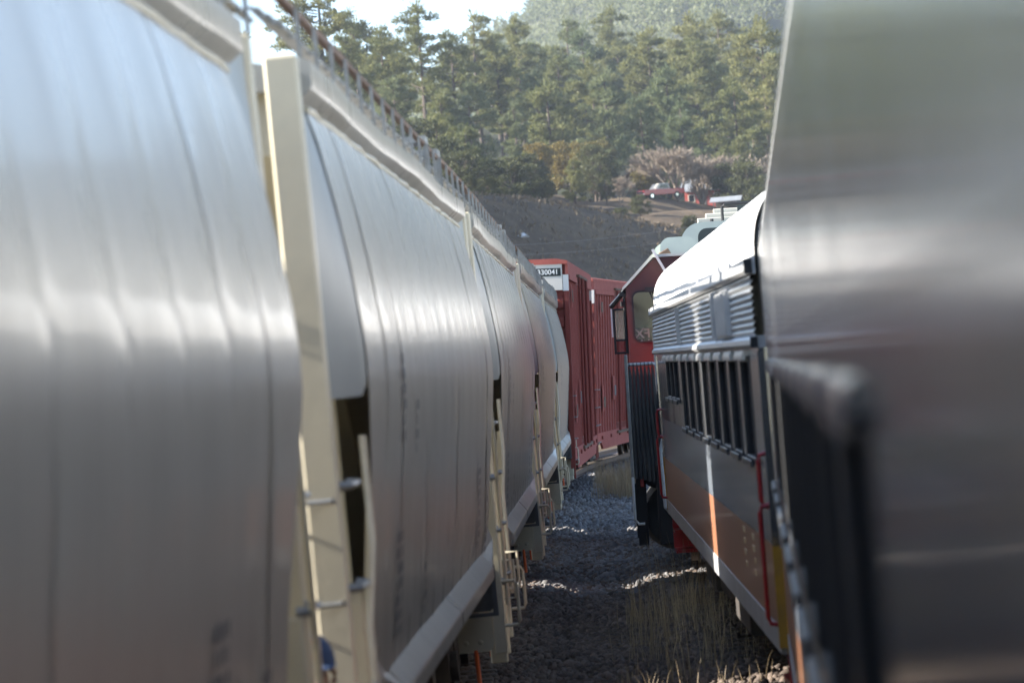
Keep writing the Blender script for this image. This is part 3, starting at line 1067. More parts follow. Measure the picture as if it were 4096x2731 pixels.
def make_loco():
    root = empty('locomotive')
    MB().box(-1.5, 1.5, .05, 19, 1.45, 1.65).build('deck', M['loco_navy'], root, bevel=.02)
    MB().box(-1.25, 1.25, .02, .2, .35, 1.45).build('pilot', M['black_rubber'], root, bevel=.03)
    # cylinder tanks below the deck
    t = MB()
    t.tube([(-1.0, .75, .74), (-1.0, .9, .74), (-1.0, 3.2, .74)], [.44, .5, .5], 32)
    t.build('fuel_tank', M['dusty_black'], root, smooth=True)
    MB().cyl((-1.28, .45, 1.28), (-1.28, 2.6, 1.28), .15, 20).build('air_reservoir', M['dusty_black'], root, smooth=True)
    MB().box(-1.54, -1.40, .3, .42, .35, 1.45).box(-1.56, -1.42, .5, .62, .45, 1.2).build('step_bracket', M['black_rubber'], root)
    MB().box(-1.47, -1.42, .08, .12, 1.16, 1.32).build('red_lamp', M['red_rail'], root, bevel=.01)
    for y in (3.8, 14.8):
        make_bogie(root, y, .5, 1.6)
    # corner plates with railing
    MB().box(-1.59, -1.545, .02, .1, 1.2, 2.98).build('corner_stanchion', M['galv'], root, bevel=.01)
    MB().tube([(-1.57, .03, 1.3), (-1.57, .0, 1.2), (-1.57, .0, .72), (-1.52, .0, .66), (-1.44, .0, .66)], .018, 8).build('grab_iron', M['loco_white'], root, smooth=True)
    MB().tube([(-1.56, .08, 2.84), (-1.20, .08, 2.84), (-1.17, .08, 2.82), (-1.08, .08, 2.53), (-1.05, .08, 2.51), (-.55, .08, 2.51)], .024, 10).build('end_railing', M['loco_white'], root, smooth=True)
    MB().tube([(-1.02, -.02, 2.42), (-1.05, -.05, 2.1), (-1.17, -.08, 1.62), (-1.17, -.08, 1.45), (-1.14, -.08, .86), (-1.10, -.07, .80), (-.9, -.04, .80)], .028, 10).build('step_railing', M['loco_white'], root, smooth=True)
    n = 9
    for k in range(n):
        x = -1.525 + k * .052
        h = MB()
        top = 2.80 if k < 7 else 2.46
        h.tube([(x, .075, top), (x + .004, .06, top - .12), (x + .003 * k, .05, 2.1), (x + .01 + .006 * k, .06, 1.5), (x + .01 + .007 * k, .05, 1.28 - .015 * k)],
               [.010, .024, .028, .03, .026], 8)
        ho = h.build('hanging_hose', M['dusty_black'], root, smooth=True)
        MB().tube([(x, .08 + .034 * math.cos(a), (2.84 if k < 7 else 2.51) + .034 * math.sin(a)) for a in [j * math.tau / 10 for j in range(11)]], .007, 5).build('hanger_ring', M['bogie'], ho)
    # walkway tread
    tr = MB().box(-1.3, -.9, .12, .8, 1.72, 1.75)
    tr.build('step_tread', M['galv'], root)
    # nose
    ns = MB()
    prof = []
    for k in range(9):
        a = math.pi / 2 * k / 8
        prof.append((-1.14 + .22 * (1 - math.cos(a)), 3.28 + .22 * math.sin(a)))
    left = [(-1.14, 1.66)] + prof
    full = left + [(-x, z) for x, z in left[::-1]]
    ns.prism_y(full, .95, 2.68)
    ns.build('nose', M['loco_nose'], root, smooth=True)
    MB().box(-1.146, 1.146, .94, 2.68, 1.67, 2.25).build('nose_band', M['loco_navy'], root)
    MB().tube([(-1.16, .93, 1.7), (-1.16, .93, 3.28), (-1.10, .93, 3.42), (-.95, .93, 3.52)], .03, 8).build('nose_edge', M['gutter'], root, smooth=True)
    # cab shell
    y0, y1 = 2.7, 5.2
    wx0, wx1, wz0, wz1 = -1.45, -.94, 3.17, 3.87
    cab = MB()

    def rrect(x0, x1, z0, z1, r, n=5):
        pts = []
        for cx, cz, a0 in ((x1 - r, z1 - r, 0), (x0 + r, z1 - r, 90), (x0 + r, z0 + r, 180), (x1 - r, z0 + r, 270)):
            for k in range(n + 1):
                a = R(a0 + 90 * k / n)
                pts.append((cx + r * math.cos(a), cz + r * math.sin(a)))
        return pts
    hole = rrect(wx0, wx1, wz0, wz1, .09)
    N = len(hole)
    # front wall: ring around the window out to a rectangle, then outer pieces
    X0, X1, Z0, Z1 = -1.55, -.8, 3.0, 3.93
    cx, cz = (wx0 + wx1) / 2, (wz0 + wz1) / 2
    outer = []
    for x, z in hole:
        dx, dz = x - cx, z - cz
        tx = ((X1 - cx) / dx) if dx > 0 else ((X0 - cx) / dx) if dx < 0 else 1e9
        tz = ((Z1 - cz) / dz) if dz > 0 else ((Z0 - cz) / dz) if dz < 0 else 1e9
        t_ = min(tx, tz)
        outer.append((cx + dx * t_, cz + dz * t_))
    vs = [(x, y0, z) for x, z in hole] + [(x, y0, z) for x, z in outer]
    cab.add(vs, [(k, (k + 1) % N, N + (k + 1) % N, N + k) for k in range(N)])
    cab.add([(X0, y0, Z0), (X0, y0, Z1), (X1, y0, Z1), (X1, y0, Z0)], [])
    cab.box(-1.55, 1.55, y0 - .002, y0 + .04, 1.66, 3.0)
    cab.box(-.8, 1.55, y0 - .002, y0 + .04, 3.0, 3.93)
    cab.prism_y([(-1.55, 3.93), (1.55, 3.93), (1.12, 4.35), (-1.12, 4.35)], y0 - .002, y0 + .04)
    # side walls (left one with an open window), back wall
    cab.box(-1.55, -1.51, y0 + .04, y1, 1.66, 3.1)
    cab.box(-1.55, -1.51, y0 + .04, y0 + .35, 3.1, 3.93)
    cab.box(-1.55, -1.51, y1 - .4, y1, 3.1, 3.93)
    cab.box(-1.55, -1.51, y0 + .35, y1 - .4, 3.78, 3.93)
    cab.box(1.51, 1.55, y0 + .04, y1, 1.66, 3.0)
    cab.box(1.51, 1.55, y0 + .04, y0 + .2, 3.0, 3.93)
    cab.box(1.51, 1.55, y1 - .2, y1, 3.0, 3.93)
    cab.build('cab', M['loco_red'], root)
    MB().prism_y([(-1.60, 3.91), (-1.55, 3.95), (-1.13, 4.36), (1.13, 4.36), (1.55, 3.95), (1.60, 3.91), (1.60, 3.95), (1.15, 4.40), (-1.15, 4.40), (-1.60, 3.95)], y0 - .06, y1 + .06).build('cab_roof', M['loco_green'], root)
    MB().box(-1.50, 1.50, y1 - .06, y1 - .02, 1.7, 3.95).build('cab_back_wall', M['cab_inside'], root)
    gk = MB()
    ring = rrect(wx0 - .025, wx1 + .025, wz0 - .025, wz1 + .025, .11)
    vs = [(x, y0 - .02, z) for x, z in hole] + [(x, y0 - .02, z) for x, z in ring] + [(x, y0 - .001, z) for x, z in ring]
    gk.add(vs, [(k, (k + 1) % N, N + (k + 1) % N, N + k) for k in range(N)] + [(N + k, N + (k + 1) % N, 2 * N + (k + 1) % N, 2 * N + k) for k in range(N)])
    win = gk.build('windshield', M['black_rubber'], root)
    gl = bpy.data.materials.new('clear_glass')
    gl.use_nodes = True
    gt = gl.node_tree
    tr_ = gt.nodes.new('ShaderNodeBsdfTransparent')
    tr_.inputs[0].default_value = (.8, .83, .8, 1)
    gs = gt.nodes.new('ShaderNodeBsdfGlossy')
    gs.inputs['Roughness'].default_value = .03
    fr = gt.nodes.new('ShaderNodeFresnel')
    fr.inputs[0].default_value = 1.7
    mx = gt.nodes.new('ShaderNodeMixShader')
    gt.links.new(fr.outputs[0], mx.inputs[0])
    gt.links.new(tr_.outputs[0], mx.inputs[1])
    gt.links.new(gs.outputs[0], mx.inputs[2])
    gt.links.new(mx.outputs[0], gt.nodes['Material Output'].inputs[0])
    M['clear_glass'] = gl
    MB().add([(x, y0 - .008, z) for x, z in hole], [tuple(range(N))]).build('pane', gl, win)
    # wiper
    MB().tube([(-1.21, y0 - .05, 3.88), (-1.13, y0 - .05, 3.62), (-1.04, y0 - .05, 3.40)], .012, 6).tube([(-1.17, y0 - .05, 3.88), (-1.0, y0 - .05, 3.36)], .012, 6).tube([(-1.12, y0 - .04, 3.50), (-.98, y0 - .04, 3.28)], .012, 6).obox((-1.2, y0 - .05, 3.90), .14, .06, .07, (0, 0, 0)).build('wiper', M['black_rubber'], win)
    # driver's seat inside, board and mirrored letters added as a reflection in the windshield
    st = MB()
    st.prism_y([(-.24, 2.2), (-.25, 3.30), (-.20, 3.40), (-.13, 3.46), (-.12, 3.58), (-.07, 3.64), (.07, 3.64), (.12, 3.58), (.13, 3.46), (.20, 3.40), (.25, 3.30), (.24, 2.2)], 0, .12)
    seat = st.build('driver_seat', M['seat_green'], root, smooth=True)
    seat.location = (-1.12, y0 + .95, 0)
    sg = MB().box(-1.50, -1.12, y0 + .10, y0 + .12, 3.0, 3.36).build('reflection_board', M['sign_black'], root)
    t1 = text_mesh('FX', .185, 'reflected_letters', M['white_print'], sg, mirror=True)
    t1.rotation_euler = (math.pi / 2, 0, 0)
    t1.location = (-1.345, y0 + .097, 3.27)
    t2 = text_mesh('1A', .17, 'reflected_letters', M['white_print'], sg, mirror=True)
    t2.rotation_euler = (math.pi / 2, 0, 0)
    t2.location = (-1.32, y0 + .097, 3.12)
    # awning and wind deflector by the side window
    MB().obox((-1.68, 3.75, 3.81), .36, 1.5, .022, (0, R(-46), 0)).build('window_awning', M['black_rubber'], root)
    MB().obox((-1.69, 3.75, 3.83), .33, 1.46, .012, (0, R(-46), 0)).build('awning_top', M['loco_white'], root)
    fr_ = MB()
    for (a, b, c, d) in ((-1.77, -1.735, 3.0, 3.66), (-1.60, -1.565, 3.0, 3.66), (-1.735, -1.60, 3.63, 3.66), (-1.735, -1.60, 3.185, 3.215), (-1.735, -1.60, 3.0, 3.03)):
        fr_.box(a, b, 3.0, 3.05, c, d)
    df = fr_.build('wind_deflector', M['black_rubber'], root, bevel=.006)
    MB().box(-1.735, -1.60, 3.02, 3.028, 3.215, 3.63).build('deflector_pane', gl, df)
    ms = MB()
    for k in range(9):
        x = -1.80 + k * .03
        for sgn in (1, -1):
            a = (x if sgn > 0 else x + .1)
            p0, p1 = Vector((a, 3.024, 3.03)), Vector((a + sgn * .1, 3.024, 3.185))
            if min(p0.x, p1.x) > -1.74 and max(p0.x, p1.x) < -1.595:
                ms.tube([p0, p1], .003, 4)
    for k in range(10):
        z = 3.035 + k * .016
        ms.tube([(-1.735, 3.026, z), (-1.60, 3.026, z + .004)], .0022, 4)
    ms.build('deflector_mesh', M['red_rail'], df)
    MB().box(-1.795, -1.772, 3.0, 3.04, 3.25, 3.66).build('deflector_edge', M['loco_white'], df)
    MB().tube([(-1.585, 2.98, 3.9), (-1.585, 2.98, 3.0)], .02, 6).obox((-1.61, 2.98, 3.72), .06, .05, .07, (0, 0, .3)).obox((-1.60, 2.98, 3.86), .1, .06, .06, (0, .3, 0)).build('hinge_post', M['black_rubber'], root)
    # tilted roof hatch plate and box
    MB().beam((-1.13, y0 - .1, 4.47), (-.88, y0 - .1, 3.98), .3, .035).build('roof_edge_plate', M['loco_white'], root)
    MB().obox((-.86, y0 + .35, 4.22), .16, .5, .52, (0, R(-27), 0)).build('tilted_duct', M['rust'], root, bevel=.01)
    # hood behind the cab with its tall equipment
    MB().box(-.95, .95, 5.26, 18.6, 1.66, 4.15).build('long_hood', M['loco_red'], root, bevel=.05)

    def dome(name, cx, hw, ya, yb, zb_, zt_, m, r=.28, taper=0.0):
        pr = [(-hw + taper, zb_), (-hw, zb_ + (.35 if taper else .05)), (-hw, zt_ - r)]
        for k in range(7):
            a = math.pi / 2 * k / 6
            pr.append((-hw + r * (1 - math.cos(a)), zt_ - r + r * math.sin(a)))
        pr = pr + [(-x, z) for x, z in pr[::-1]]
        mb = MB().prism_y([(cx + x, z) for x, z in pr], ya, yb)
        return mb.build(name, m, root, smooth=True)
    dome('dust_bin_hatch', -.84, .34, 6.2, 7.6, 4.0, 4.68, M['loco_green'], .26)
    dome('air_filter_housing', -.76, .27, 5.9, 6.19, 3.95, 4.73, M['loco_grey'], .14, .16)
    dome('air_filter_top', -.76, .275, 5.87, 6.195, 4.36, 4.735, M['loco_green'], .15)
    dome('radiator_housing', .28, 1.0, 8.2, 10.5, 4.0, 5.02, M['loco_green'], .34)
    MB().prism_y([(.1 + x, z) for x, z in rrect(-.54, .95, 4.15, 4.92, .14)], 8.185, 8.199).build('radiator_intake', M['dark_void'], root)
    for k in range(3):
        MB().box(-.42 + k * .14, 1.1, 10.9 + .5 * k, 11.3 + .5 * k, 4.6, 5.18 + .09 * k).build('exhaust_duct', M['cream_block'], root, bevel=.01)
    MB().box(-.55, -.1, 11.0, 11.2, 4.7, 4.98).build('exhaust_step', M['cream_block'], root)
    MB().box(.25, 1.15, 10.8, 10.89, 5.0, 5.42).build('exhaust_baffle', M['dark_void'], root)
    MB().tube([(-.02, 9.3, 5.0), (-.02, 9.3, 5.28), (.02, 9.3, 5.32), (.8, 9.3, 5.32), (.84, 9.3, 5.28), (.84, 9.3, 5.0)], .025, 8).build('roof_handrail', M['black_rubber'], root, smooth=True)
    for lx, lz in ((-.2, 5.09), (-.38, 5.05)):
        MB().cyl((lx, 9.0, 5.0), (lx, 9.0, lz), .03, 8).build('lifting_lug', M['black_rubber'], root)
    MB().box(-.8, .6, 5.6, 5.8, 4.1, 4.32).build('vent_box', M['rust'], root)
    tag(root, 'red diesel locomotive, cab end coupled ahead of the silver coaches', 'locomotive')
    return root


lo = make_loco()
lo.location = (1.385, 51.35, 0)
lo.rotation_euler = (0, R(1.0), R(-.8))


# ------------------------------------------------------------------ boxcars
def make_boxcar(label, number=False, L=16.2):
    root = empty('boxcar')
    X, zb, zt = 1.52, 1.0, 5.45
    MB().box(-X + .06, X - .06, 0.06, L - .06, zb, zt - .1).build('body', M['box_red'], root)
    # roof
    MB().prism_y([(-X, zt - .1), (-X, zt - .02), (-X + .25, zt + .03), (X - .25, zt + .03), (X, zt - .02), (X, zt - .1)], -.05, L + .05).build('roof', M['box_pink'], root)
    for s in (-1, 1):
        MB().box(s * (X - .055), s * (X + .01), .0, L, zt - .34, zt - .105).build('top_plate', M['box_pink'], root)
        MB().box(s * (X - .055), s * (X + .03), .35, 5.2, zt - .46, zt - .345).build('top_rail', M['box_pink'], root)
        MB().box(s * (X - .055), s * (X + .03), L - 5.2, L - .35, zt - .46, zt - .345).build('top_rail', M['box_pink'], root)
        sl = MB()
        sl.prism_x([(.1, 1.0), (.1, .72), (1.1, .72), (1.5, .52), (L - 1.5, .52), (L - 1.1, .72), (L - .1, .72), (L - .1, 1.0)], s * (X - .05), s * (X + .015))
        sl.build('side_sill', M['box_pink'], root)
        for k in range(7):
            MB().obox((s * (X + .03), 1.2 + k * 2.3, .86), .05, .16, .1, (0, 0, 0)).build('jack_pad', M['box_red'], root, bevel=.01)
        # side posts either side of the doors
        y = .62
        while y < L - .5:
            if not (5.3 < y < L - 5.3):
                MB().prism_y([(s * (X - .06), zb), (s * (X - .02), zb), (s * (X - .02), zt - .47), (s * (X - .06), zt - .47)], y - .07, y + .07).build('side_post', M['box_pink'], root)
            y += .66
        # plug doors with operating bars
        for dy0, dy1 in ((5.35, L / 2 - .02), (L / 2 + .02, L - 5.35)):
            MB().box(s * (X - .058), s * (X - .008), dy0, dy1, zb + .12, zt - .36).build('door', M['box_red'], root, bevel=.01)
            for q in range(6):
                yy = dy0 + .2 + q * (dy1 - dy0 - .4) / 5
                MB().box(s * (X - .007), s * (X + .03), yy - .025, yy + .025, zb + .2, zt - .5).build('door_rib', M['box_pink'], root)
            for yy in (dy0 + .35, dy1 - .35):
                MB().cyl((s * (X + .06), yy, zb - .05), (s * (X + .06), yy, zt - .3), .035, 8).build('door_bar', M['box_red'], root, smooth=True)
        MB().box(s * (X - .0), s * (X + .09), 5.2, L - 5.2, zt - .3, zt - .24).build('door_track', M['rust'], root)
        MB().box(s * X, s * (X + .07), 5.1, L - 5.1, zb - .12, zb - .04).build('door_track', M['rust'], root)
        # placards
        for (yy, z0, z1) in ((1.6, 4.35, 4.9), (1.75, 1.6, 2.35), (4.6, 1.9, 2.6)):
            MB().box(s * (X + .004), s * (X + .02), yy - .16, yy + .16, z0, z1).build('placard_board', M['box_pink'], root)
            MB().box(s * (X + .021), s * (X + .035), yy + .05, yy + .45, z0 + .12, z0 + .42).build('routing_plate', M['rust'] if yy < 4 else M['stencil'], root)
        for e, yy in ((-1, 0), (1, L)):
            MB().box(s * (X - .12), s * (X + .012), yy - .02 if e < 0 else yy - .10, yy + .10 if e < 0 else yy + .02, 4.72, zt - .35).build('white_corner', M['box_clean'], root)
            MB().box(s * (X - .1), s * (X + .008), yy - .012 if e < 0 else yy - .16, yy + .16 if e < 0 else yy + .012, .55, 4.715).build('corner_post', M['box_red'], root)
            for k in range(4):
                z = .75 + k * .5
                a, b = (.06, .5) if e < 0 else (L - .5, L - .06)
                MB().tube([(s * (X + .0), a, z), (s * (X + .07), a, z), (s * (X + .07), b, z), (s * X, b, z)], .012, 6).build('grab_iron', M['galv'], root)
            a, b = (.12, .45) if e < 0 else (L - .45, L - .12)
            MB().tube([(s * (X - .02), a, .75), (s * (X - .02), a, .32), (s * (X - .02), b, .32), (s * (X - .02), b, .75)], .02, 6).build('sill_step', M['box_red'], root)
    for e, yy in ((-1, 0.0), (1, L)):
        o = e * .01
        MB().box(-X + .13, X - .13, min(yy + e * .03, yy - e * .05), max(yy + e * .03, yy - e * .05), 4.74, zt - .06).build('end_panel', M['box_white'] if number else M['box_clean'], root)
        for k in range(8):
            z = 1.2 + k * .44
            c = yy
            MB().prism_x([(c - e * .05, z), (c + e * .05, z + .05), (c + e * .05, z + .22), (c - e * .05, z + .30)], -X + .13, X - .13).build('end_rib', M['box_red'], root)
        MB().box(-.13, .13, min(yy, yy + e * .55), max(yy, yy + e * .55), .76, .98).build('coupler', M['bogie'], root)
    for y in (2.3, L - 2.3):
        make_bogie(root, y, .42, .88)
    if number:
        nb = MB().box(.76, X - .16, -.036, -.0315, 5.07, 5.26).build('number_panel', M['sign_black'], root)
        t = text_mesh('330041', .165, 'car_number', M['white_print'], nb)
        t.rotation_euler = (math.pi / 2, 0, 0)
        t.location = (1.06, -.0385, 5.165)
    tag(root, label, 'boxcar', 'red boxcars beyond the hoppers')
    return root


b1 = make_boxcar('red boxcar with a white end panel and black number board', True)
b1.location = (-1.64 - 1.50, 88.0, .03)
b1.rotation_euler = (0, R(2.2), R(-1.25))
b2 = make_boxcar('farther red boxcar turned on the curve, beside the locomotive cab', False)
b2.location = (-1.33 - 1.50, 107.2, .03)
b2.rotation_euler = (0, R(3.2), R(-6.0))


# ------------------------------------------------------------------ person between the first two hoppers
def make_person():
    root = empty('person', (-1.575, 16.98, -.13), (0, 0, R(12)))
    V = [(0, 0, .95), (0, .0, 1.15), (0, .01, 1.38), (0, 0, 1.50), (0, -.01, 1.58), (0, -.03, 1.68), (0, -.02, 1.80),
         (.10, 0, .90), (.12, -.02, .50), (.12, .02, .10), (.12, -.13, .04),
         (-.10, 0, .90), (-.12, -.02, .50), (-.12, .02, .10), (-.12, -.13, .04),
         (.19, .01, 1.44), (.24, .03, 1.16), (.25, -.06, .92), (.245, -.10, .84),
         (-.19, .01, 1.44), (-.24, .03, 1.16), (-.25, -.06, .92), (-.245, -.10, .84)]
    E = [(0, 1), (1, 2), (2, 3), (3, 4), (4, 5), (5, 6), (0, 7), (7, 8), (8, 9), (9, 10), (0, 11), (11, 12), (12, 13), (13, 14),
         (3, 15), (15, 16), (16, 17), (17, 18), (3, 19), (19, 20), (20, 21), (21, 22)]
    rad = [(.15, .12), (.15, .11), (.18, .125), (.13, .09), (.06, .06), (.085, .105), (.075, .095),
           (.095, .095), (.065, .065), (.045, .05), (.045, .035), (.095, .095), (.065, .065), (.045, .05), (.045, .035),
           (.065, .065), (.05, .05), (.036, .036), (.03, .04), (.065, .065), (.05, .05), (.036, .036), (.03, .04)]
    # five fingers on each hand
    for side, wrist in ((1, 18), (-1, 22)):
        w = Vector(V[wrist])
        for k in range(5):
            off = (-.026 + .013 * k) if k < 4 else 0
            if k < 4:
                a = w + Vector((-.006 * side, off, -.05))
                b = w + Vector((-.02 * side, off - .006, -.09 - .008 * (1 - abs(k - 1.3) / 2)))
            else:
                a = w + Vector((-.02 * side, -.045, -.02))
                b = w + Vector((-.03 * side, -.055, -.055))
            n = len(V)
            V += [tuple(a), tuple(b)]
            E += [(wrist, n), (n, n + 1)]
            rad += [(.011, .011), (.008, .008)]
    me = bpy.data.meshes.new('body')
    me.from_pydata(V, E, [])
    tmp = bpy.data.objects.new('body_skeleton', me)
    COL.objects.link(tmp)
    tmp.modifiers.new('skin', 'SKIN')
    sub = tmp.modifiers.new('sub', 'SUBSURF')
    sub.levels = sub.render_levels = 2
    for i, sv in enumerate(me.skin_vertices[0].data):
        sv.radius = rad[i]
        sv.use_root = i == 0
    bpy.context.view_layer.update()
    bm_ = bpy.data.meshes.new_from_object(tmp.evaluated_get(bpy.context.evaluated_depsgraph_get()))
    bpy.data.objects.remove(tmp)
    bm_.materials.clear()
    for k in ('skin', 'jacket', 'jeans', 'hair'):
        bm_.materials.append(M[k])
    for p_ in bm_.polygons:
        c = p_.center
        if c.z > 1.545 or (abs(c.x) > .2 and c.z < .93): i = 0
        elif c.z > .92: i = 1
        elif c.z > .09: i = 2
        else: i = 3
        p_.material_index = i
        p_.use_smooth = True
    link_mesh('body', bm_, None, root)
    # face: nose, eyes, ears, mouth
    MB().add([(-.018, -.125, 1.685), (.018, -.125, 1.685), (0, -.155, 1.690), (0, -.122, 1.74)], [(0, 1, 2), (0, 2, 3), (1, 3, 2), (0, 3, 1)]).build('nose', M['skin'], root, smooth=True)
    for s in (-1, 1):
        MB().tube([(s * .035, -.118, 1.735), (s * .035, -.128, 1.735)], [.014, .007], 8).build('eye', M['hair'], root)
        MB().tube([(s * .088, -.02, 1.75), (s * .104, -.01, 1.735), (s * .1, -.015, 1.70), (s * .088, -.02, 1.685)], .013, 6).build('ear', M['skin'], root, smooth=True)
    MB().tube([(-.028, -.118, 1.655), (0, -.126, 1.653), (.028, -.118, 1.655)], .006, 6).build('mouth', M['hair'], root)
    # cap
    cp = MB()
    rings = []
    for j in range(7):
        a = math.pi / 2 * j / 6
        rings.append([(.112 * math.cos(a) * math.cos(t), -.02 + .128 * math.cos(a) * math.sin(t), 1.775 + .15 * math.sin(a)) for t in [k * math.tau / 24 for k in range(24)]])
    cp.loft(rings, True)
    cap = cp.build('cap', M['cap_blue'], root, smooth=True)
    br = MB()
    inner = [(.11 * math.cos(t), -.02 + .126 * math.sin(t), 1.785) for t in [R(200 + 14 * k) for k in range(11)]]
    outer_ = [(x * 1.02, y - .085 * math.sin(math.pi * k / 10) - .005, z - .018) for k, (x, y, z) in enumerate(inner)]
    br.loft([inner, outer_])
    b_ = br.build('brim', M['cap_blue'], cap)
    so = b_.modifiers.new('thick', 'SOLIDIFY')
    so.thickness = .006
    em = MB()
    arc = []
    for k in range(11):
        t = R(50 + 26 * k)
        x = .034 * math.cos(t)
        z = 1.855 + .034 * math.sin(t)
        arc.append((x, -.02 - .128 * math.sqrt(max(0, 1 - ((z - 1.775) / .15) ** 2 - (x / .112) ** 2)) - .004, z))
    em.tube(arc, .009, 6)
    em.build('cap_emblem', M['cap_red'], cap)
    MB().tube([(0, .02, 1.80), (0, .06, 1.74), (0, .07, 1.66)], [.085, .075, .05], 12).build('hair', M['hair'], root, smooth=True)
    tag(root, 'person in a blue cap with red emblem between the first two hoppers', 'person')


make_person()


# ------------------------------------------------------------------ vegetation
def tufts_mesh(name, centers, dirs, length, width, m, blades=2, rng=RNG):
    """many small needle-sprays: each one `blades` thin quads crossing along dirs"""
    n = len(centers)
    d = dirs / np.linalg.norm(dirs, axis=1)[:, None]
    vs, fs = [], []
    for b in range(blades):
        rnd = rng.normal(size=(n, 3))
        p = np.cross(d, rnd)
        p /= np.linalg.norm(p, axis=1)[:, None] + 1e-9
        L = (length * rng.uniform(.6, 1.3, n))[:, None]
        w = (width * rng.uniform(.6, 1.3, n))[:, None]
        base = centers - d * L * .3
        q = np.stack([base - p * w * .35, base + p * w * .35, base + d * L * .65 + p * w, base + d * L - p * w * .1, base + d * L * .6 - p * w], 1)
        vs.append(q.reshape(-1, 3))
        fs.append((np.arange(n) * 5)[:, None] + np.arange(5)[None] + b * n * 5)
    return np_mesh(name, np.concatenate(vs), np.concatenate(fs), m)


def trunk_mesh(name, h, r, bends, branches, m):
    mb = MB()
    pts = [(bends[0] * math.sin(t * 3), bends[1] * math.sin(t * 2.2), t * h) for t in np.linspace(0, 1, 9)]
    mb.tube(pts, [r * (1 - .85 * i / 8) + .02 for i in range(9)], 7)
    for a, b, rr in branches:
        a, b = Vector(a), Vector(b)
        mid = (a + b) / 2 + Vector((0, 0, -.12 * (b - a).length * .5))
        mb.tube([a, mid, b], [rr, rr * .7, rr * .3], 4, cap=False)
    return mb.mesh(name, m, smooth=True)


def make_pine(seed, h=18, spread=3.6, bare=.4, top=.9, dens=1.0, leaf='pine'):
    rng = np.random.default_rng(seed)
    cen, dirs, br = [], [], []
    nb = int(40 * dens)
    for k in range(nb):
        t = bare + (1 - bare) * (k + rng.random()) / nb
        q = (t - bare) / (1 - bare)
        env = spread * (math.sin(math.pi * min(1, .18 + .82 * q) ** .85) ** .8 * (1 - .15 * q) + .12) * rng.uniform(.55, 1.12)
        a = rng.uniform(0, math.tau)
        z0 = t * h
        rise = rng.uniform(-.05, .45) * env
        tip = np.array([math.cos(a) * env, math.sin(a) * env, min(z0 + rise, h)])
        root_ = np.array([0, 0, z0 - .1 * env])
        br.append((tuple(root_), tuple(root_ + (tip - root_) * .85), .05 + .05 * (1 - q)))
        ncl = 1 + int(env > 1.3) + int(env > 2.4)
        for c in range(ncl):
            f = 1 - .36 * c
            cc = root_ + (tip - root_) * f + rng.normal(0, .22, 3)
            rad = rng.uniform(.55, .95) * (1 - .12 * c)
            nt = int(115 * rad ** 1.5)
            o = rng.normal(size=(nt, 3))
            o /= np.linalg.norm(o, axis=1)[:, None]
            o *= (rng.random(nt) ** .4)[:, None]
            o[:, 2] *= .62
            cen.append(cc + o * rad)
            dirs.append(o + np.array([0, 0, .5]) + rng.normal(0, .35, (nt, 3)))
    tipc = np.array([0, 0, h])
    o = rng.normal(size=(70, 3)) * np.array([.45, .45, .5])
    cen.append(tipc + o)
    dirs.append(o + np.array([0, 0, 1.0]))
    crown = tufts_mesh('crown', np.concatenate(cen), np.concatenate(dirs), .46, .062, M[leaf], 2, rng)
    tr = trunk_mesh('trunk', h * .97, .22 + .006 * h, rng.normal(0, .25, 2), br, M['bark'])
    return tr, crown, h


def make_leafy(seed, h=8, spread=3.2, leaf='oak', bare=.22, dens=1.0, size=.26):
    rng = np.random.default_rng(seed)
    cen, dirs, br = [], [], []
    n = int(60 * dens)
    for k in range(n):
        a = rng.uniform(0, math.tau)
        q = rng.random() ** .8
        z = h * (bare + (1 - bare) * q)
        env = spread * math.sqrt(max(.05, 1 - (2 * q - .85) ** 2 / 1.6)) * rng.uniform(.35, 1.0)
        cc = np.array([math.cos(a) * env, math.sin(a) * env, z])
        br.append(((0, 0, z * .55), tuple(cc), .05))
        rad = rng.uniform(.5, .95)
        nt = int(80 * rad ** 1.5)
        o = rng.normal(size=(nt, 3))
        o /= np.linalg.norm(o, axis=1)[:, None]
        o *= (rng.random(nt) ** .45)[:, None]
        o[:, 2] *= .7
        cen.append(cc + o * rad)
        dirs.append(o + rng.normal(0, .6, (nt, 3)) + np.array([0, 0, .2]))
    crown = tufts_mesh('crown', np.concatenate(cen), np.concatenate(dirs), size, size * .42, M[leaf], 2, rng)
    tr = trunk_mesh('trunk', h * .8, .16 + .006 * h, rng.normal(0, .3, 2), br, M['bark'])
    return tr, crown, h


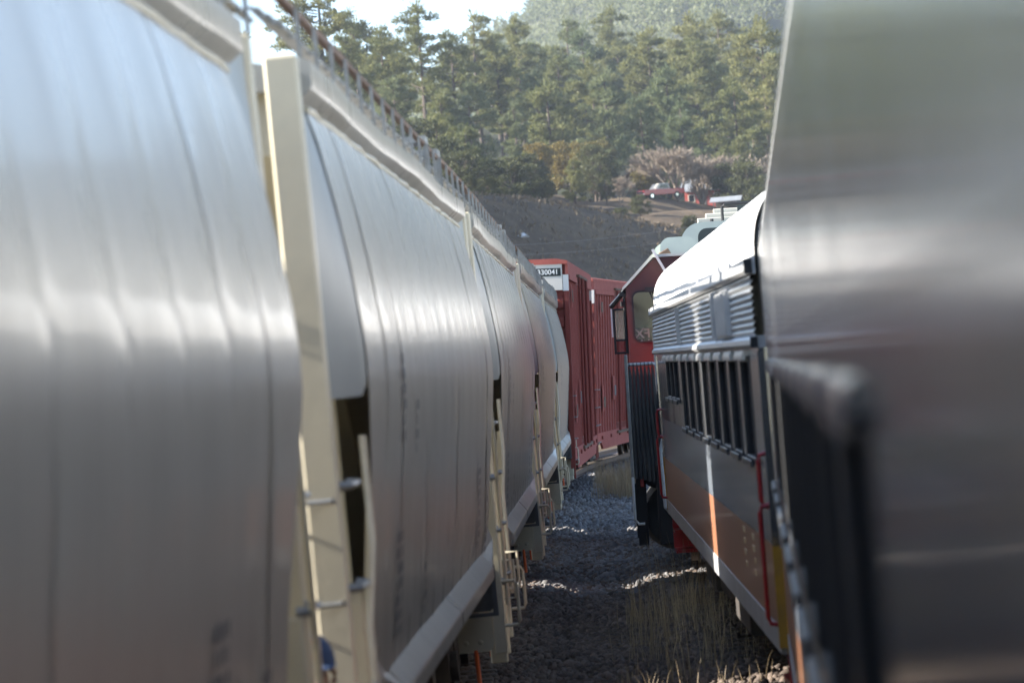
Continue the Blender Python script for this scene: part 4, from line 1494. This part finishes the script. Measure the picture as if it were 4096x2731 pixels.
def make_bare(seed, h=8, spread=4.0):
    """leafless tree: recursive thin branches; fine twigs are the crown"""
    rng = random.Random(seed)
    limbs, twigs = MB(), MB()

    def grow(p, d, l, r, lev):
        q = p + d * l
        mid = p + d * l * .5 + Vector((rng.uniform(-1, 1), rng.uniform(-1, 1), rng.uniform(-.3, .6))) * l * .08
        (limbs if lev < 3 else twigs).tube([p, mid, q], [r, r * .8, r * .6], 5 if lev < 3 else 3, cap=False)
        if lev >= 6: return
        for k in range(3 if lev < 5 else 4):
            nd = (d + Vector((rng.uniform(-1, 1), rng.uniform(-1, 1), rng.uniform(-.35, .75))) * (.75 if lev else .9)).normalized()
            grow(p + d * l * rng.uniform(.55, 1.0), nd, l * rng.uniform(.62, .82), max(.03, r * .6), lev + 1)
    for k in range(4):
        a = k * math.tau / 4 + rng.random()
        grow(Vector((0, 0, 0)), Vector((math.cos(a) * .5, math.sin(a) * .5, 1)).normalized(), h * .26, .14, 1)
    ends = np.array(twigs.v)
    rg_ = np.random.default_rng(seed)
    pick = ends[rg_.integers(0, len(ends), 4200)] + rg_.normal(0, .12, (4200, 3))
    spray = tufts_mesh('crown', pick, rg_.normal(0, .6, (4200, 3)) + np.array([0, 0, .7]) + pick * np.array([.25, .25, 0]), .7, .022, M['twig'], 1, rg_)
    nv, nf = len(twigs.v), None
    tw = twigs.mesh('crown', M['twig'])
    import bmesh
    bm = bmesh.new()
    bm.from_mesh(tw)
    bm.from_mesh(spray)
    bm.to_mesh(tw)
    bm.free()
    zmax = max(v.co.z for v in tw.vertices)
    return limbs.mesh('trunk', M['twig'], smooth=True), tw, zmax


PINES = [make_pine(100, 19, 3.6, .45, dens=.9), make_pine(101, 17, 3.9, .25, dens=1.15), make_pine(102, 20, 3.2, .5, dens=.75),
         make_pine(103, 15, 3.8, .12, dens=1.25, leaf='pine_blue'), make_pine(104, 18, 4.6, .35, dens=1.2), make_pine(105, 16, 3.3, .2, dens=1.1, leaf='pine_blue'),
         make_pine(106, 21, 4.2, .4, dens=1.0), make_pine(107, 12, 3.0, .08, dens=1.0)]
OAKS = [make_leafy(200, 8, 3.4), make_leafy(201, 6.5, 3.0, bare=.1), make_leafy(202, 9, 3.2, 'oak', .3)]
AUTS = [make_leafy(210, 9, 3.4, 'autumn', .25), make_leafy(211, 7.5, 3.0, 'autumn', .2)]
BARES = [make_bare(300, 9, 4), make_bare(301, 7, 4), make_bare(302, 6, 3)]


def plant(kind, proto, x, y, h, label, group, cat='tree', sink=.15, zbase=None):
    tr, cr, h0 = proto
    z = (gz1(x, y) if zbase is None else zbase) - sink
    r = empty(kind, (x, y, z), (0, 0, random.uniform(0, math.tau)))
    s = h / h0
    w = s * random.uniform(.92, 1.12)
    r.scale = (w, w, s)
    link_mesh('trunk', tr, None, r)
    link_mesh('crown', cr, None, r)
    tag(r, label, cat, group)
    return r


def plant_px(kind, proto, u, vtop, Y, label, group, cat='tree', hmin=3.0, hmax=30):
    t = at(u, vtop, Y)
    h = t.z - gz1(t.x, Y)
    return plant(kind, proto, t.x, Y, min(max(h, hmin), hmax), label, group, cat)


# prominent pines, each one told apart by where it stands on the slope
PP = [
    (0, 1255, -90, 452, 'tallest open-crowned pine at the top left, right of the hopper roof'),
    (2, 1395, 55, 470, 'slender pine second from the left on the skyline'),
    (0, 1520, 120, 478, 'grey-green pine with a bare trunk third along the skyline'),
    (6, 1665, 25, 490, 'broad-topped pine standing highest in the middle of the skyline'),
    (2, 1590, 160, 500, 'thin pine half hidden between two skyline pines'),
    (4, 1800, 150, 505, 'rounded pine just left of the twin-trunked pine'),
    (2, 1898, 70, 520, 'twin-trunked pine alone against the pale ridge'),
    (1, 2060, 85, 560, 'full pale-lit pine at the start of the dense forest'),
    (6, 2440, 40, 640, 'round-headed pine rising above the forest against the far ridge'),
    (2, 2270, 90, 640, 'narrow conical pine behind the dense forest'),
    (5, 2330, 130, 600, 'small pointed pine between two taller crowns'),
    (4, 2590, 140, 540, 'large dark pine with spreading branches at the forest centre'),
    (6, 2870, 60, 600, 'leaning pine with a loose top at the right of the skyline'),
    (1, 2760, 85, 580, 'bushy pine second from the right skyline'),
    (4, 2770, 180, 520, 'dense heavy pine left of the tall right-hand pine'),
    (1, 3040, 105, 500, 'tall full pine at the far right beside the blurred coach'),
    (3, 3090, 230, 520, 'dark pine tucked behind the far right pine'),
    (1, 2360, 260, 500, 'straight pine with a long bare trunk in the centre of the slope'),
    (4, 2230, 240, 540, 'wide olive pine above the yellow-leaved trees'),
    (3, 2140, 310, 490, 'blue-green drooping pine on the left of the forest'),
    (7, 2185, 350, 465, 'dark olive pine in front of the blue-green one'),
    (5, 2420, 310, 480, 'pine with dead brown inner twigs near the centre'),
    (3, 2660, 290, 490, 'small bright green pine below the large dark pine'),
    (3, 2560, 405, 455, 'light-tipped young pine above the bare grey tree'),
    (5, 2720, 415, 460, 'bushy low pine right of the light-tipped young pine'),
    (1, 2930, 340, 470, 'dense pine with mottled light branches at the right'),
    (3, 1570, 325, 440, 'bright yellow-green bushy pine by the hopper roof line'),
    (3, 1870, 345, 455, 'flat-topped bushy pine in the left middle of the slope'),
    (4, 1980, 200, 520, 'pine with a rounded crown between the clearing and the forest'),
    (7, 1760, 390, 445, 'low rounded pine between the two bushy pines at left'),
    (5, 2050, 420, 460, 'pale feathery pine above the dark thicket'),
    (7, 2290, 640, 395, 'small young pine standing in front of the yellow-leaved trees'),
    (7, 1860, 515, 400, 'slim sapling pine in front of the dark thicket'),
    (7, 1740, 470, 415, 'small cone-shaped pine at the left edge of the thicket'),
    (3, 2840, 300, 560, 'pine crown squeezed between two tall right-hand pines'),
    (0, 2980, 130, 620, 'thin brownish pine behind the far right pine'),
]
for k, u, v, Y, lab in PP:
    plant_px('pine_tree', PINES[k], u, v, Y, lab, 'pines on the hillside')
# the rest of the stand, nothing tells these apart
rr = random.Random(21)
cnt = 0
for k in range(400):
    if cnt >= 60: break
    Y = rr.uniform(560, 700)
    u = rr.uniform(1100, 3300)
    x = at(u, 500, Y).x
    if u < 1950 and rr.random() < .62: continue
    h = rr.uniform(11, 18)
    plant('pine_tree', rr.choice(PINES), x, Y, h, 'pine crown filling the dense hillside forest behind the front trees', 'close-set forest pines on the hillside')
    cnt += 1
# outside the frame the wood goes on
for k in range(46):
    Y = rr.uniform(380, 640)
    x = rr.choice([rr.uniform(-150, -.105 * Y - 34), rr.uniform(.055 * Y, 110)])
    plant('pine_tree', rr.choice(PINES), x, Y, rr.uniform(13, 19), 'pine crown filling the dense hillside forest behind the front trees', 'close-set forest pines on the hillside')
for k in range(84):
    Y = rr.uniform(240, 356)
    x = -.106 * Y - 3 - 30 * rr.random()
    plant('pine_tree', rr.choice(PINES), x, Y, rr.uniform(15, 21), 'pine crown filling the dense hillside forest behind the front trees', 'close-set forest pines on the hillside')
# oaks, autumn trees and thickets on the lower edge of the wood
OK = [(0, 1650, 480, 395, 'dark oak thicket tree by the hopper roof edge'), (1, 1760, 560, 380, 'dark evergreen oak above the second hopper roof'),
      (0, 1850, 600, 375, 'dark oak in the shaded thicket left of the clearing'), (2, 1960, 640, 380, 'dark oak leaning over the bare shaded slope'),
      (1, 2030, 650, 375, 'low oak at the left end of the tree line on the bank'), (0, 2110, 660, 385, 'spreading oak with bare stems on the bank edge'),
      (1, 2010, 860, 330, 'small bush on the shaded bank above the boxcar'), (1, 1900, 800, 345, 'dark bush halfway down the shaded bank'),
      (2, 2420, 690, 395, 'crooked oak right of the small young pine'), (1, 2560, 800, 372, 'low bush in front of the parked pickup'),
      (0, 2985, 650, 408, 'dark oak in front of the tin-roofed house'), (1, 3080, 700, 395, 'dark oak touching the blurred coach edge'),
      (1, 1960, 770, 350, 'leafy bush at the foot of the dark thicket'), (0, 1700, 620, 385, 'shaded oak low in the thicket beside the hopper roof')]
OK += [(0, 1800, 690, 338, 'dark shrub at the top left of the bank, against the thicket'), (1, 1870, 720, 335, 'rounded dark shrub under the thicket on the bank'),
       (2, 1930, 740, 340, 'upright dark shrub on the upper bank'), (0, 1840, 800, 322, 'shaded shrub low on the bank by the hopper roof'),
       (1, 1960, 850, 318, 'low leafy shrub above the white plastic bag'), (1, 1780, 760, 325, 'shaded shrub nearest the hopper roof on the bank'),
       (0, 2000, 700, 350, 'dark shrub at the foot of the tree line'), (1, 2080, 740, 352, 'small dark shrub in front of the spreading oak'),
       (1, 2760, 905, 318, 'brownish shrub on the bank beside the locomotive roof'), (1, 2480, 830, 345, 'leafy shrub in front of the log fence')]
for k, u, v, Y, lab in OK:
    plant_px('oak_tree', OAKS[k], u, v, Y, lab, 'oaks along the foot of the wood', hmin=2.2)
for k in range(18):
    Y = rr.uniform(385, 425)
    u = rr.uniform(1650, 2400) if k < 13 else rr.uniform(2900, 3300)
    plant('oak_tree', rr.choice(OAKS), at(u, 500, Y).x, Y, rr.uniform(4, 6.5), 'low dark leafy tree in the thicket under the pines', 'thicket under the pines')
AU = [(0, 2150, 575, 415, 'yellow-leaved tree at the left of the autumn clump'), (1, 2270, 560, 425, 'yellow-green tree in the middle of the autumn clump'),
      (0, 2370, 570, 420, 'yellowing tree at the right of the autumn clump'), (1, 2160, 690, 390, 'rusty yellow low tree on the bank edge'),
      (1, 2560, 680, 415, 'yellowish sapling beside the bare grey tree'), (1, 2070, 620, 400, 'pale yellow-green tree left of the autumn clump')]
for k, u, v, Y, lab in AU:
    plant_px('autumn_tree', AUTS[k], u, v, Y, lab, 'yellowing trees below the pines')
BA = [(0, 2690, 560, 412, 'big bare grey-brown tree behind the red pickup'), (1, 2790, 600, 418, 'bare grey tree left of the house roof'),
      (1, 2570, 640, 418, 'smaller bare bush left of the pickup'), (2, 2890, 600, 421, 'pale leafless tree behind the house roof'), (2, 3010, 600, 445, 'pale leafless tree right of the house roof'),
      (2, 2480, 740, 400, 'small bare bush beside the log fence')]
for k, u, v, Y, lab in BA:
    plant_px('bare_tree', BARES[k], u, v, Y, lab, 'leafless trees by the house')

# far ridge: one wood
fc, fd = [], []
rg = np.random.default_rng(5)
nfar = 2700
fy = rg.uniform(860, 1640, nfar)
fx = rg.uniform(-.115, .055, nfar) * fy + rg.uniform(-25, 25, nfar)
fz = gz(fx, fy)
for x, y, z in zip(fx, fy, fz):
    h = rg.uniform(7, 13)
    r_ = rg.uniform(2.4, 4.4)
    n = 72
    o = rg.normal(size=(n, 3))
    o /= np.linalg.norm(o, axis=1)[:, None]
    c = o * np.array([r_, r_, h * .42]) * (rg.random(n) ** .35)[:, None]
    fc.append(c + np.array([x, y, z + h * .55]))
    fd.append(o + rg.normal(0, .5, (n, 3)) + np.array([0, 0, .3]))
far = link_mesh('far_forest', tufts_mesh('far_forest', np.concatenate(fc), np.concatenate(fd), 1.3, .42, M['far_leaf'], 1, rg), None)
tag(far, 'hazy wooded far ridge rising behind the pine forest', 'forest', kind='stuff')


# dry grass
def grass(name, label, spots, m):
    rg = np.random.default_rng(9)
    vs, fs = [], []
    for (x, y, n, h, sp) in spots:
        for k in range(n):
            bx, by = x + rg.normal(0, sp), y + rg.normal(0, sp * 1.6)
            hh = h * rg.uniform(.35, 1.1)
            a = rg.uniform(0, math.tau)
            lean = rg.uniform(.05, .38) * hh
            w = rg.uniform(.0025, .0055)
            dx, dy = math.cos(a), math.sin(a)
            px, py = -dy * w, dx * w
            b = len(vs)
            z0 = bed_z(bx, by) - .03
            for t, ww in ((0, 1), (.4, .9), (.75, .6), (1.0, .15)):
                cx, cy, cz = bx + dx * lean * t ** 2, by + dy * lean * t ** 2, z0 + hh * (t - .12 * t ** 3 * (lean / hh) * 3)
                vs.append((cx - px * ww, cy - py * ww, cz))
                vs.append((cx + px * ww, cy + py * ww, cz))
            for i in range(3):
                fs.append((b + 2 * i, b + 2 * i + 1, b + 2 * i + 3, b + 2 * i + 2))
    o = link_mesh(name, np_mesh(name, np.array(vs), np.array(fs), m), None)
    tag(o, label, 'grass', kind='stuff')
    return o


sp = []
rr = random.Random(4)
for k in range(46):
    y = rr.uniform(34.5, 47)
    sp.append((rr.uniform(-.35, .95), y, 9, rr.uniform(.25, .5), .14))
for k in range(22):
    sp.append((rr.uniform(-.25, .65), rr.uniform(36, 47), 12, rr.uniform(.8, 1.3), .07))
grass('dry_grass', 'tall dry straw grass growing between the tracks in the foreground', sp, M['grass_dry'])
sp = [(rr.uniform(-1.15, -.25), rr.uniform(88, 101), 55, rr.uniform(.45, 1.05), .13) for k in range(34)]
grass('dry_grass', 'dry straw-coloured weeds beside the far boxcar', sp, M['grass_dry'])
# weeds on the bank
rg = np.random.default_rng(31)
n = 16000
bx = rg.uniform(-34, 30, n)
by = rg.uniform(268, 345, n)
keep = rg.random(n) < (.35 + .65 * (np.sin(bx * .7 + by * .31) * np.sin(bx * .23 - by * .4) > .05))
bx, by = bx[keep], by[keep]
bc = np.stack([bx, by, gz(bx, by) + .12], 1)
o = link_mesh('bank_weeds', tufts_mesh('bank_weeds', bc, rg.normal(0, .5, (len(bx), 3)) + np.array([0, 0, 1.0]), .42, .10, M['weeds'], 2, rg), None)
tag(o, 'sparse dry weeds covering the shaded bank', 'weeds', kind='stuff')


# ------------------------------------------------------------------ things on the hillside
def on_ground(u, Y):
    x = at(u, 850, Y).x
    return x, Y, gz1(x, Y)


x, y, z = on_ground(2830, 434)
hs = empty('house', (x, y, z + 1.5), (0, 0, R(-14)))
hs.scale = (.8, .9, 1.0)
MB().box(-3.2, 5.2, 0, 5, 0, 2.4).build('wall', M['house_red'], hs)
MB().box(-3.25, 5.25, -.05, 5.05, -2.6, -.003).build('foundation', M['log'], hs)
MB().prism_x([(-.7, 2.2), (2.5, 3.9), (5.7, 2.2), (5.7, 2.3), (2.5, 4.02), (-.7, 2.3)], -3.8, 5.8).build('roof', M['tin'], hs)
d = MB().box(-.9, .0, -.04, .03, 0, 1.95).build('door', M['log'], hs)
for wx in (-2.2, 1.6, 3.6):
    w_ = MB().box(wx - .5, wx + .5, -.05, .02, .95, 1.85).build('window', M['truck_cream'], hs)
    MB().box(wx - .4, wx + .4, -.06, -.051, 1.03, 1.77).build('pane', M['glass_dark'], w_)
tag(hs, 'red-walled house with a pale tin roof behind bare trees', 'house')
x, y, z = on_ground(2905, 402)
sh = empty('shelter', (x, y, z), (0, 0, R(-8)))
for px, py in ((-1.3, 0), (1.3, 0), (-1.3, 2.4), (1.3, 2.4)):
    MB().box(px - .06, px + .06, py - .06, py + .06, -.3, 1.75).build('post', M['log'], sh)
MB().prism_x([(-.4, 1.62), (1.2, 2.15), (2.8, 1.75), (2.8, 1.80), (1.2, 2.22), (-.4, 1.68)], -1.7, 1.7).build('roof', M['tin'], sh)
MB().box(-1.25, 1.25, 2.3, 2.36, -.3, 1.7).build('back_wall', M['log'], sh)
tag(sh, 'small open shelter with a pale roof in front of the house', 'shelter')


def make_truck(u, Y):
    x, y, z = on_ground(u, Y)
    r = empty('pickup_truck', (x, y, z + .02), (0, 0, R(118)))
    # length along local y, front at +y
    body = MB()
    body.prism_x([(-2.5, .45), (2.5, .45), (2.55, .6), (2.5, 1.0), (1.2, 1.06), (-2.5, 1.02)], -.92, .92)
    body.build('body', M['truck_red'], r, bevel=.05)
    MB().prism_x([(1.15, 1.0), (.55, 1.66), (-.55, 1.68), (-.78, 1.0)], -.80, .80).build('cab', M['truck_cream'], r, bevel=.06)
    MB().prism_x([(.98, 1.10), (.56, 1.58), (.5, 1.58), (.9, 1.10)], -.70, .70).build('windscreen', M['glass_dark'], r)
    for s in (-1, 1):
        MB().prism_x([(.72, 1.12), (.40, 1.56), (-.48, 1.57), (-.60, 1.12)], s * .805, s * .82).build('side_window', M['glass_dark'], r)
        MB().cyl((s * .68, 2.53, .78), (s * .68, 2.58, .78), .11, 12).build('headlight', M['chrome'], r)
        for wy in (1.6, -1.5):
            w_ = MB().cyl((s * .72, wy, .34), (s * .95, wy, .34), .34, 18).build('wheel', M['black_rubber'], r, smooth=True)
            MB().cyl((s * .95, wy, .34), (s * .965, wy, .34), .18, 14).build('rim', M['chrome'], w_)
    MB().box(-.95, .95, 2.55, 2.68, .42, .58).build('bumper', M['chrome'], r, bevel=.02)
    MB().box(-.5, .5, 2.50, 2.56, .66, .90).build('grille', M['chrome'], r)
    MB().box(-.80, .80, -2.4, -.9, 1.0, 1.025).build('bed', M['stencil'], r)
    tag(r, 'red and cream pickup truck parked under the bare trees', 'pickup truck')


make_truck(2650, 410)
x, y, z = on_ground(2450, 384)
fn = empty('log_fence', (x, y, z), (0, 0, R(4)))
for k in range(4):
    MB().cyl((-1.25, random.uniform(-.05, .05), .18 + k * .3), (1.25, random.uniform(-.05, .05), .2 + k * .3), .12, 10).build('log', M['log'], fn, smooth=True)
for px in (-1.1, 1.1):
    MB().box(px - .08, px + .08, .12, .28, -.3, 1.4).build('post', M['log'], fn)
tag(fn, 'low fence of stacked dark logs left of the pickup', 'fence')
x, y, z = on_ground(2095, 300)
bg = MB()
rr2 = random.Random(2)
vs = [(.5 * math.cos(a) * rr2.uniform(.5, 1), .25 * math.sin(a) * rr2.uniform(.6, 1), rr2.uniform(.0, .35)) for a in [k * math.tau / 9 for k in range(9)]]
bg.add(vs + [(0, 0, .42), (.05, .02, 0)], [(k, (k + 1) % 9, 9) for k in range(9)] + [((k + 1) % 9, k, 10) for k in range(9)])
pb = bg.build('plastic_bag', M['plastic'], None)
p_ = at(2095, 956, 300)
pb.location = (p_.x, 300, gz1(p_.x, 300))
for yy in np.arange(270, 345, .5):          # rest it where the bank shows it
    q = at(2095, 956, yy)
    if gz1(q.x, yy) >= q.z:
        pb.location = (q.x, yy, gz1(q.x, yy))
        break
tag(pb, 'crumpled white plastic bag lying on the shaded bank', 'plastic bag')
for k, (a, b, sag) in enumerate((((1500, 985, 230), (3300, 800, 250), 1.0), ((1500, 1010, 230), (3300, 838, 250), 1.2))):
    A, B = at(*a), at(*b)
    pts = [A.lerp(B, t) - Vector((0, 0, sag * 4 * t * (1 - t))) for t in np.linspace(0, 1, 17)]
    w_ = MB().tube(pts, .012, 4).build('overhead_wire', M['wire'])
    tag(w_, ('upper' if k == 0 else 'lower') + ' thin wire strung across the shaded bank', 'wire', 'wires across the bank')

# ------------------------------------------------------------------ air
hz = MB().box(-700, 720, -200, 2560, -40, 330).build('haze', None)
hm = bpy.data.materials.new('pale_haze')
hm.use_nodes = True
t = hm.node_tree
t.nodes.clear()
ov = t.nodes.new('ShaderNodeOutputMaterial')
pv = t.nodes.new('ShaderNodeVolumePrincipled')
pv.inputs['Color'].default_value = (.78, .87, 1.0, 1)
pv.inputs['Density'].default_value = .00014
pv.inputs['Anisotropy'].default_value = .35
t.links.new(pv.outputs[0], ov.inputs['Volume'])
hz.data.materials.clear()
hz.data.materials.append(hm)
tag(hz, 'pale blue haze in the air', kind='stuff')
